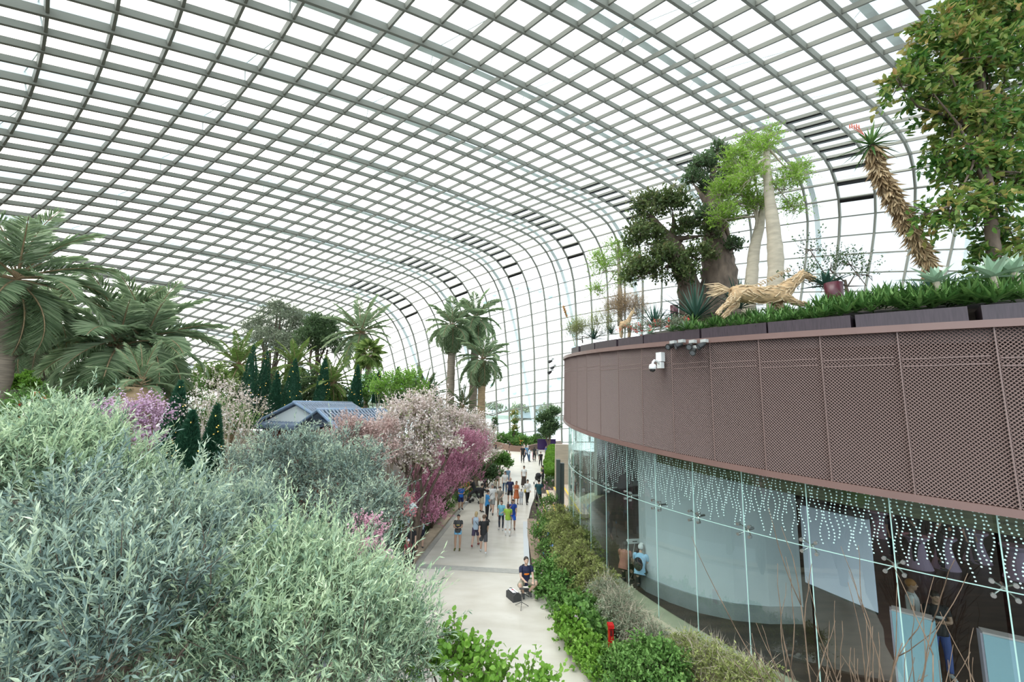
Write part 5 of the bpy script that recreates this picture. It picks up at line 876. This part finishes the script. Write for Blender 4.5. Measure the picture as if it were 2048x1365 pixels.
def person(label,p,H,rz,pose,top=None,bottom=None,skin=0,hair='short',hcol=HAIRB,shoe=(.05,.05,.05),sl='short',bt='trousers',acc=(),hat=None,group=None,bz=None):
    nm_,o,hc,M=body_mesh(pose,POSES[pose]); S=H/1.70; t=thing('person',label,'person',p,rz,group,S); base=-o['base']; root=Vector((0,0,base)); rt_=o['rot']
    b=link('body',nm_,t,root); b.material_slots[0].link='OBJECT'; b.material_slots[0].material=SKIN[skin]
    def V(x,y,z): return tuple(rt_(A_([x,y,z])))
    def put(m,name,mt_,par=None): return (m.build(name,mt_,par or t,True,None if par else root)) if m.n else None
    if top is not None:
        m=MB(); z0=-.06 if bt not in('dress',) else .0
        tub(m,[V(0,0,z0),V(0,0,.04),V(0,0,.16),V(0,.01,.32),V(0,0,.44),V(0,0,.515),V(0,0,.55)],[.180,.178,.150,.168,.180,.130,.064],18,ry=[.142,.138,.114,.125,.116,.083,.06],upv=(1,0,0))
        for s in (-1,1):
            sh,el,wr,d=o['arm',s]; 
            if sl!='none': tub(m,[sh-rt_(A_([s*.06,0,0])),sh,sh*.45+el*.55]+([el,wr*.93+el*.07] if sl=='long' else []),[.054,.061,.056]+([.05,.038] if sl=='long' else []),12)
        shp=put(m,'shirt' if bt!='dress' else 'dress_bodice',cm_(top))
    if bottom is not None:
        m=MB(); 
        if bt in('skirt','dress','longskirt'):
            zl={'skirt':-.42,'dress':-.50,'longskirt':-.78}[bt]; m2=[(.15,.10),(-.02,0)]; tub(m,[V(0,0,.12),V(0,0,0),(0,0,zl*.5),(0,.02,zl)],[.145,.18,.21,.25],20,ry=[.115,.14,.18,.22],upv=(1,0,0),k=3)
        else:
            tub(m,[V(0,0,-.09),V(0,0,-.02),V(0,0,.09)],[.13,.168,.142],16,ry=[.10,.128,.108],upv=(1,0,0))
            for s in (-1,1):
                h,kn,an,_,_=o['leg',s]
                if bt=='shorts': tub(m,[h+A_([0,0,.03]),h,h*.4+kn*.6,h*.08+kn*.92],[.098,.106,.100,.094],14)
                elif bt=='briefs': tub(m,[h+A_([0,0,.03]),h,h*.62+kn*.38],[.095,.102,.098],14)
                else: tub(m,[h+A_([0,0,.03]),h,h*.55+kn*.45,kn,kn*.5+an*.5,an+A_([0,0,.02])],[.095,.100,.088,.072,.066,.060] if bt=='trousers' else [.092,.094,.082,.060,.058,.042],14)
        put(m,{'skirt':'skirt','longskirt':'skirt','dress':'dress_skirt','shorts':'shorts','briefs':'shorts'}.get(bt,'trousers'),cm_(bottom))
    for s in (-1,1):
        h,kn,an,heel,toe=o['leg',s]; m=MB(); tub(m,[heel+A_([0,-.012,.0]),an+A_([0,.0,-.035]),(an+toe)/2+A_([0,0,-.003]),toe+A_([0,.01,0])],[.040,.046,.043,.030],10); put(m,'shoe',cm_(shoe))
    m=MB()
    if hat is None:
        m.ell(hc+M@A_([0,-.014,.026]),(.086,.104,.100),16,10,M=M)
        if hair in('long','bob'):
            L=.13 if hair=='bob' else .26; tub(m,[hc+M@A_([0,-.05,.06]),hc+M@A_([0,-.07,-.03]),hc+A_([0,-.085,-L])],[.07,.085,.06],14,ry=[.05,.05,.025],upv=(1,0,0))
        if hair=='bun': m.ell(hc+M@A_([0,-.09,.09]),(.04,.04,.04),10,8)
        if hair!='bald': put(m,'hair',mat('hair_%02d_%02d'%(int(hcol[0]*99),int(hcol[2]*99)),hcol,.6))
    else:
        m.ell(hc+M@A_([0,-.008,.035]),(.086,.104,.085),16,10,M=M); m.ell(hc+M@A_([0,.105,.035]),(.065,.06,.010),12,6,M=M); put(m,'cap',cm_(hat)); m=MB(); tub(m,[hc+M@A_([0,-.05,.02]),hc+M@A_([0,-.06,-.05])],[.07,.055],12,ry=[.045,.035],upv=(1,0,0)); put(m,'hair',mat('hair_%02d_%02d'%(int(hcol[0]*99),int(hcol[2]*99)),hcol,.6))
    m=MB(); 
    for s in (-1,1): m.ell(hc+M@A_([s*.030,.088,.012]),(.011,.007,.006),8,5,M=M)
    put(m,'eyes',MATS.get('eye_dark') or bk,b); m=MB(); m.ell(hc+M@A_([0,.089,-.060]),(.020,.006,.005),8,5,M=M); put(m,'mouth',mat('lips',(.35,.10,.09),.5),b)
    for a in acc:
        kind,c=a; m=MB()
        if kind=='backpack': m.ell((0,-.19,.30),(.14,.09,.20),14,10); 
        elif kind=='handbag': m.box((.19,.02,.02),(.07,.22,.17)); m.tube([(-.12,0,.53),(.0,.13,.32),(.18,.08,.10)],.010,6); m.tube([(-.12,0,.53),(.02,-.13,.32),(.18,-.04,.10)],.010,6)
        elif kind=='strap': m.tube([(-.13,0,.52),(0,.135,.30),(.17,.08,.05)],.014,6); m.tube([(-.13,0,.52),(.02,-.12,.30),(.17,-.06,.05)],.014,6); m.box((.19,0,.0),(.06,.16,.12))
        elif kind=='phone': q=(o['arm',1][2]+o['arm',-1][2])/2+(o['arm',1][3]+o['arm',-1][3])*.05; m.box(q,(.075,.02,.15))
        elif kind=='camera': q=(o['arm',1][2]+o['arm',-1][2])/2+A_([0,.06,.03]); m.box(q,(.13,.06,.09)); m.tube([q,q+A_([0,.09,0])],.035,10)
        elif kind=='front_print': m.ell(rt_(A_([0,.105,.32])),(.10,.035,.045),12,8)
        put(m,{'strap':'crossbody_bag','front_print':'shirt_print'}.get(kind,kind),cm_(c),shp if kind=='front_print' else None)
    return t
def Z(zx,zy): return gnd(780+zx/5.055,860+zy/5.055,0)
def pp(fx,fy,hy,label,rz,pose,**k):     # feet (fx,fy) and head top (hy) in the photo
    g=Z(fx,fy); px=780+fx/5.055; top=at(px,860+hy/5.055,g.y); H=k.pop('H',None) or max(.9,min(1.86,top.z-g.z)); k.setdefault('bz',0); z=k['bz']; return person(label,(g.x,g.y,z),H,rz,pose,**k)
B_=0.0; F_=PI      # B_: back to the camera, F_: facing it
BLK=(.012,.012,.014); WHT_=(.75,.75,.74); NAV=(.01,.02,.06)
pp(940,1250,868,'man in black t-shirt and grey shorts walking away, nearest on the path',B_+.1,'walk',top=BLK,bottom=(.06,.06,.065),bt='shorts',shoe=(.6,.6,.6),hcol=(.12,.07,.04),skin=0)
pp(862,1180,838,'blonde woman in a pale blue top and purple shorts with a black shoulder bag',B_-.15,'walk2',top=(.42,.52,.62),bottom=(.06,.045,.09),bt='shorts',hair='bob',hcol=(.45,.33,.17),shoe=(.25,.05,.05),sl='none',acc=(('handbag',BLK),))
pp(680,1218,873,'woman in a dark grey t-shirt and light blue shorts looking at her phone',F_,'phone',top=(.05,.05,.05),bottom=(.16,.42,.66),bt='briefs',skin=1,hat=(.012,.012,.015),shoe=(.10,.09,.02),acc=(('phone',BLK),('front_print',(.45,.35,.1))))
pp(300,1215,828,'man in a beige cap and pale blue shirt with a crossbody strap',F_+.3,'phone',top=(.52,.66,.76),bottom=(.012,.015,.03),bt='shorts',hat=(.55,.48,.38),acc=(('strap',BLK),),bz=.03)
pp(190,1165,862,'woman in a sleeveless light blue dress beside the man in the cap',F_-.3,'cross',top=(.35,.60,.85),bottom=(.35,.60,.85),bt='dress',sl='none',hair='bun',hcol=(.4,.3,.15),bz=.03)
pp(195,1395,1175,'person in a dark jacket half hidden by the olive tree at the path edge',F_+.6,'stand',top=BLK,bottom=BLK,hair='bob',H=1.5,bz=.03)
pp(170,1420,1290,'child in a dark red top sitting low behind the olive shoots',F_+.4,'stand',top=(.18,.03,.04),bottom=BLK,H=1.05,bz=.03,hat=(.6,.6,.62))
pp(712,832,588,'boy in a bright blue t-shirt and navy shorts standing on the kerb',F_+.5,'phone',top=(.02,.16,.60),bottom=(.01,.02,.10),bt='shorts',skin=1,bz=.12)
pp(1188,1075,763,'woman in a lime green blouse and white trousers seen from behind',B_,'cross',top=(.30,.46,.05),bottom=(.80,.80,.78),hair='bob',hcol=(.06,.025,.015),shoe=(.7,.7,.7),acc=(('handbag',(.30,.22,.15)),))
pp(1122,1012,728,'woman in a light blue top with a red backpack, left of the lime blouse',F_-.2,'stand2',top=(.20,.50,.62),bottom=(.02,.03,.05),bt='leggings',hair='bob',hcol=(.05,.02,.015),shoe=(.6,.6,.6),acc=(('backpack',(.5,.02,.05)),))
pp(1238,1010,718,'man in a blue polo and royal blue shorts drinking, right of the lime blouse',F_,'raise',top=(.01,.05,.28),bottom=(.01,.10,.60),bt='shorts',skin=1,shoe=(.12,.06,.04))
pp(978,930,622,'woman in a bright blue t-shirt and black trousers holding a child-size bag',B_-1.2,'cross',top=(.05,.28,.60),bottom=BLK,hair='bun')
pp(922,835,555,'man in a black t-shirt and beige shorts, behind the woman in bright blue',B_-.9,'photo',top=BLK,bottom=(.45,.40,.30),bt='shorts',acc=(('phone',BLK),))
pp(955,640,498,'person with long dark hair in a black top at the hedge corner',B_-.3,'stand',top=BLK,bottom=BLK,hair='long')
pp(855,748,560,'man in black with white sneakers lunging beside the stroller',B_+1.3,'lunge',top=BLK,bottom=(.03,.03,.035),shoe=(.75,.75,.75),H=1.75)
pp(1028,850,553,'man in a white t-shirt and grey shorts carrying a dark bag',F_-.1,'walk',top=WHT_,bottom=(.30,.31,.30),bt='shorts',hcol=(.2,.2,.2),acc=(('strap',BLK),))
pp(1108,835,586,'boy in a grey t-shirt and khaki trousers in the middle of the path',F_,'stand2',top=(.27,.25,.21),bottom=(.24,.19,.12))
pp(1212,745,495,'bald man in a navy polo and black shorts with hands behind his back',F_,'back',top=(.018,.025,.08),bottom=BLK,bt='shorts',hair='bald')
pp(1275,755,530,'woman in an orange dress with a small bag',F_+.1,'cross',top=(.50,.14,.05),bottom=(.50,.14,.05),bt='dress',hair='long',hcol=(.10,.045,.02),sl='none',acc=(('handbag',(.6,.45,.35)),))
pp(1325,758,608,'small child in pale grey clothes beside the orange dress',F_,'stand',top=(.42,.46,.52),bottom=(.42,.46,.52),sl='long')
pp(1388,752,512,'woman in a white top and black trousers with a yellow bag',F_+.2,'walk2',top=WHT_,bottom=BLK,sl='long',hair='bun',acc=(('handbag',(.6,.45,.05)),))
pp(1502,800,515,'man in dark teal shirt and black trousers, seen from behind at the right',B_,'cross',top=(.012,.07,.085),bottom=BLK)
pp(1352,582,375,'woman in a white top and long brown skirt walking alone',F_,'stand',top=WHT_,bottom=(.05,.035,.03),bt='longskirt',hair='bun',skin=1)
pp(1543,585,372,'person in dark clothes holding the black stroller by the topiary',B_+1.4,'cross',top=(.03,.03,.035),bottom=BLK)
pp(1012,522,312,'man in a white t-shirt and beige shorts against the white blossom',B_-1.2,'phone',top=WHT_,bottom=(.40,.36,.28),bt='shorts')
pp(1086,590,382,'woman in a pale pink blouse and pink shorts',F_,'cross',top=(.66,.48,.50),bottom=(.60,.42,.42),bt='briefs')
pp(1160,650,430,'woman in a white t-shirt and blue jeans touching her hair',F_-.2,'stand2',top=WHT_,bottom=(.03,.09,.18),bt='leggings',hair='long')
pp(1190,565,392,'person with a light blue backpack behind the woman in jeans',F_+.1,'stand',top=(.15,.25,.35),bottom=(.15,.25,.35),bt='shorts',acc=(('backpack',(.2,.5,.7)),))
pp(1062,640,508,'child in a striped shirt behind the man in the white t-shirt',F_,'stand',top=(.35,.33,.25),bottom=BLK)
pp(1075,412,345,'dark-clothed person crouching by the blossom',B_-.6,'sit2',top=BLK,bottom=BLK,H=1.7)
pp(1176,380,215,'woman in a long black dress far up the path',B_+.5,'stand',top=BLK,bottom=BLK,bt='longskirt',hair='long')
pp(1205,345,222,'woman in a beige top beside the long black dress',F_,'stand2',top=(.45,.36,.26),bottom=(.02,.04,.10),hair='long')
pp(1115,355,222,'person in a dark red shirt at the left edge of the far path',B_,'walk',top=(.13,.02,.025),bottom=BLK)
pp(1140,320,185,'person in khaki at the left of the far path',F_,'stand',top=(.38,.34,.24),bottom=(.30,.27,.2))
pp(1210,215,128,'person in black nearest the far flower bed',B_,'stand',top=BLK,bottom=BLK)
pp(1070,215,150,'person in black partly behind the white blossom at the far left',B_,'stand',top=BLK,bottom=BLK)
far=(((1340,335,165),BLK,BLK,'white-sleeved person in black trousers, leftmost of the far group'),((1378,318,158),(.12,.25,.40),(.03,.06,.12),'person in denim blue in the far group'),((1408,325,190),(.55,.68,.80),(.03,.08,.16),'person in a pale blue top in the far group'),((1440,300,228),(.7,.4,.45),(.6,.4,.45),'little child in pink in the far group'),((1458,320,178),(.02,.02,.02),BLK,'person in black with a bag in the far group'),((1486,300,180),(.20,.20,.20),(.2,.2,.2),'person in grey, rightmost of the far group'),((1355,250,140),(.5,.45,.42),BLK,'person in beige standing behind the far group'),((1392,240,145),(.6,.65,.7),(.1,.2,.3),'person in white standing behind the far group'),((1578,290,172),(.02,.06,.15),BLK,'person in dark blue half behind the topiary'),((1522,375,225),BLK,BLK,'person in black walking alone right of the far group'))
for k,((x,y,h),a,b_,l) in enumerate(far): pp(x,y,h,l,F_+k*.7,('stand','walk','cross','stand2')[k%4],top=a,bottom=b_,hair=('short','long','bob')[k%3])
# seated musician with bag, stand and stool
sg=gnd(1050,1192,0); st_=thing('folding_stool','low folding stool under the seated musician','stool',(sg.x,sg.y,0)); m=MB(); m.box((0,0,.17),(.30,.26,.03)); m.build('seat',BK:=cm_((.05,.05,.05)),st_); m=MB()
for s in (-1,1): m.tube([(-.14,s*.11,0),(.14,s*.11,.16)],.010,6); m.tube([(.14,s*.11,0),(-.14,s*.11,.16)],.010,6)
m.build('legs',dkm,st_)
mu_=person('man in a navy and orange t-shirt seated low at the right path edge',(sg.x,sg.y,0),1.72,F_+.25,'sit',top=(.012,.015,.05),bottom=(.33,.30,.23),bt='shorts',hcol=(.03,.02,.015),skin=0,acc=(('front_print',(.75,.18,.01)),('backpack',BLK)))
bg=gnd(1030,1196,0); bg=thing('instrument_bag','open black bag with white sheets inside, in front of the musician','bag',(bg.x-.05,bg.y-.1,0),.5); m=MB(); m.tube([(0,-.24,.12),(0,.24,.12)],.15,12,ry=.13); m.box((0,0,.10),(.30,.50,.20)); m.build('bag_body',BK,bg); m=MB(); m.box((-.02,0,.262),(.20,.36,.012),M=Matrix.Rotation(.1,3,'Y')); m.build('paper_sheet',cm_((.8,.8,.82)),bg); m=MB(); m.ell((-.02,.05,.272),(.04,.03,.008),8,5); m.build('red_mark',cm_((.5,.03,.03)),bg)
msn=gnd(1043,1216,0); msn=thing('music_stand','small black tripod stand in front of the musician','stand',(msn.x,msn.y,0)); m=MB(); m.tube([(0,0,.08),(0,0,.55)],.010,6); m.build('pole',dkm,msn)
for k in range(3): a=k*2.1+.4; m=MB(); m.tube([(0,0,.16),(math.cos(a)*.24,math.sin(a)*.24,.01)],.009,6); m.build('leg',dkm,msn)
m=MB(); m.box((0,0,.56),(.16,.10,.02)); m.build('tray',dkm,msn)
# strollers
def stroller(label,zx,zy,rz,c):
    g=Z(zx,zy); t=thing('stroller',label,'stroller',(g.x,g.y,0),rz); m=MB(); m.ell((0,0,.55),(.22,.32,.22),12,8); m.build('seat',cm_(c),t,True); m=MB(); m.ell((0,-.15,.78),(.23,.25,.20),12,8); m.build('canopy',cm_((.02,.02,.025)),t,True)
    m=MB(); m.tube([(-.2,.3,.1),(-.2,-.1,.5),(-.2,-.45,1.0),(.2,-.45,1.0),(.2,-.1,.5),(.2,.3,.1)],.014,6); m.tube([(-.2,-.35,.1),(-.2,.05,.5)],.012,6); m.tube([(.2,-.35,.1),(.2,.05,.5)],.012,6); m.build('frame',dkm,t)
    for x in(-.2,.2):
        for y in(-.35,.3): m=MB(); m.tube([(x-.02,y,.10),(x+.02,y,.10)],.10,14); m.build('wheel',BK,t)
stroller('stroller with a pale green seat beside the lunging man on the kerb side',865,740,1.2,(.35,.42,.33)); stroller('dark stroller by the mushroom topiary, near the person in dark clothes',1492,560,.3,(.04,.04,.04))
# visitors, waiters and signs inside the glass hall
def inside(px,py,label,rz,pose,H=1.7,**k): g=gnd(px,py,BZ); return person(label,(g.x,g.y,BZ+.012),H,rz,pose,**k)
inside(1888,1358,'young man in black t-shirt and blue jeans by the booth in the glass hall',F_-.3,'cross',top=BLK,bottom=(.06,.10,.30),skin=1,shoe=(.5,.5,.5),acc=(('front_print',(.5,.5,.5)),))
inside(1838,1330,'man in white shirt in the hall, head and shoulders above the booth',F_+.8,'stand',H=1.75,top=WHT_,bottom=BLK,hcol=(.35,.15,.04),skin=1)
inside(1838,1138,'waiter in black, left of the two standing at the back of the hall',B_+.6,'stand2',top=BLK,bottom=BLK,sl='long')
inside(1885,1142,'waiter in black, right of the two standing at the back of the hall',F_+1.2,'raise',top=BLK,bottom=BLK,sl='long')
inside(1790,1118,'guest in dark clothes behind the hanging screen edge in the hall',F_,'stand',top=(.03,.03,.04),bottom=BLK)
inside(1945,1128,'guest in a grey outfit farther back in the hall',F_,'stand',top=(.12,.11,.14),bottom=(.05,.05,.06))
g=gnd(1236,1180,BZ); person('visitor in a reddish brown top sitting on the hall floor against the glass',(g.x+.25,g.y+.25,BZ+.012),1.65,B_-.6,'sit2',top=(.30,.12,.09),bottom=BLK,hair='long')
g=gnd(1262,1190,BZ); person('visitor in a light blue shirt with a black backpack sitting against the glass',(g.x+.32,g.y+.12,BZ+.012),1.72,B_-.5,'sit2',top=(.30,.50,.68),bottom=BLK,hat=(.6,.62,.62),acc=(('backpack',BLK),))
wb_=mat('sign_white',(.82,.83,.82),.5)
for k,(px,py,rz,l) in enumerate(((1256,1150,.2,'white framed easel sign behind the seated visitors'),(1283,1165,-.9,'tilted white board with black lettering marks beside the curved wall'))):
    g=gnd(px,py,BZ); t=thing('sign_board',l,'sign',(g.x+.35,g.y+.35,BZ+.012),rz); m=MB(); m.box((0,0,.98 if k==0 else .55),(.62,.03,.16 if k==0 else 1.05)); m.build('panel',wb_,t); m=MB(); m.tube([(-.28,0,0),(-.28,0,.95)],.012,6); m.tube([(.28,0,0),(.28,0,.95)],.012,6); m.tube([(0,.3,0),(0,0,.9)],.012,6); m.build('easel_frame',wb_,t); m=MB()
    if k: 
        for q in range(4): m.ell((-.08+.16*(q%2),-.018,.30+.2*q),(.09,.004,.06),10,6)
    else: m.box((0,-.018,.98),(.18,.004,.03))
    m.build('markings',BK,t)
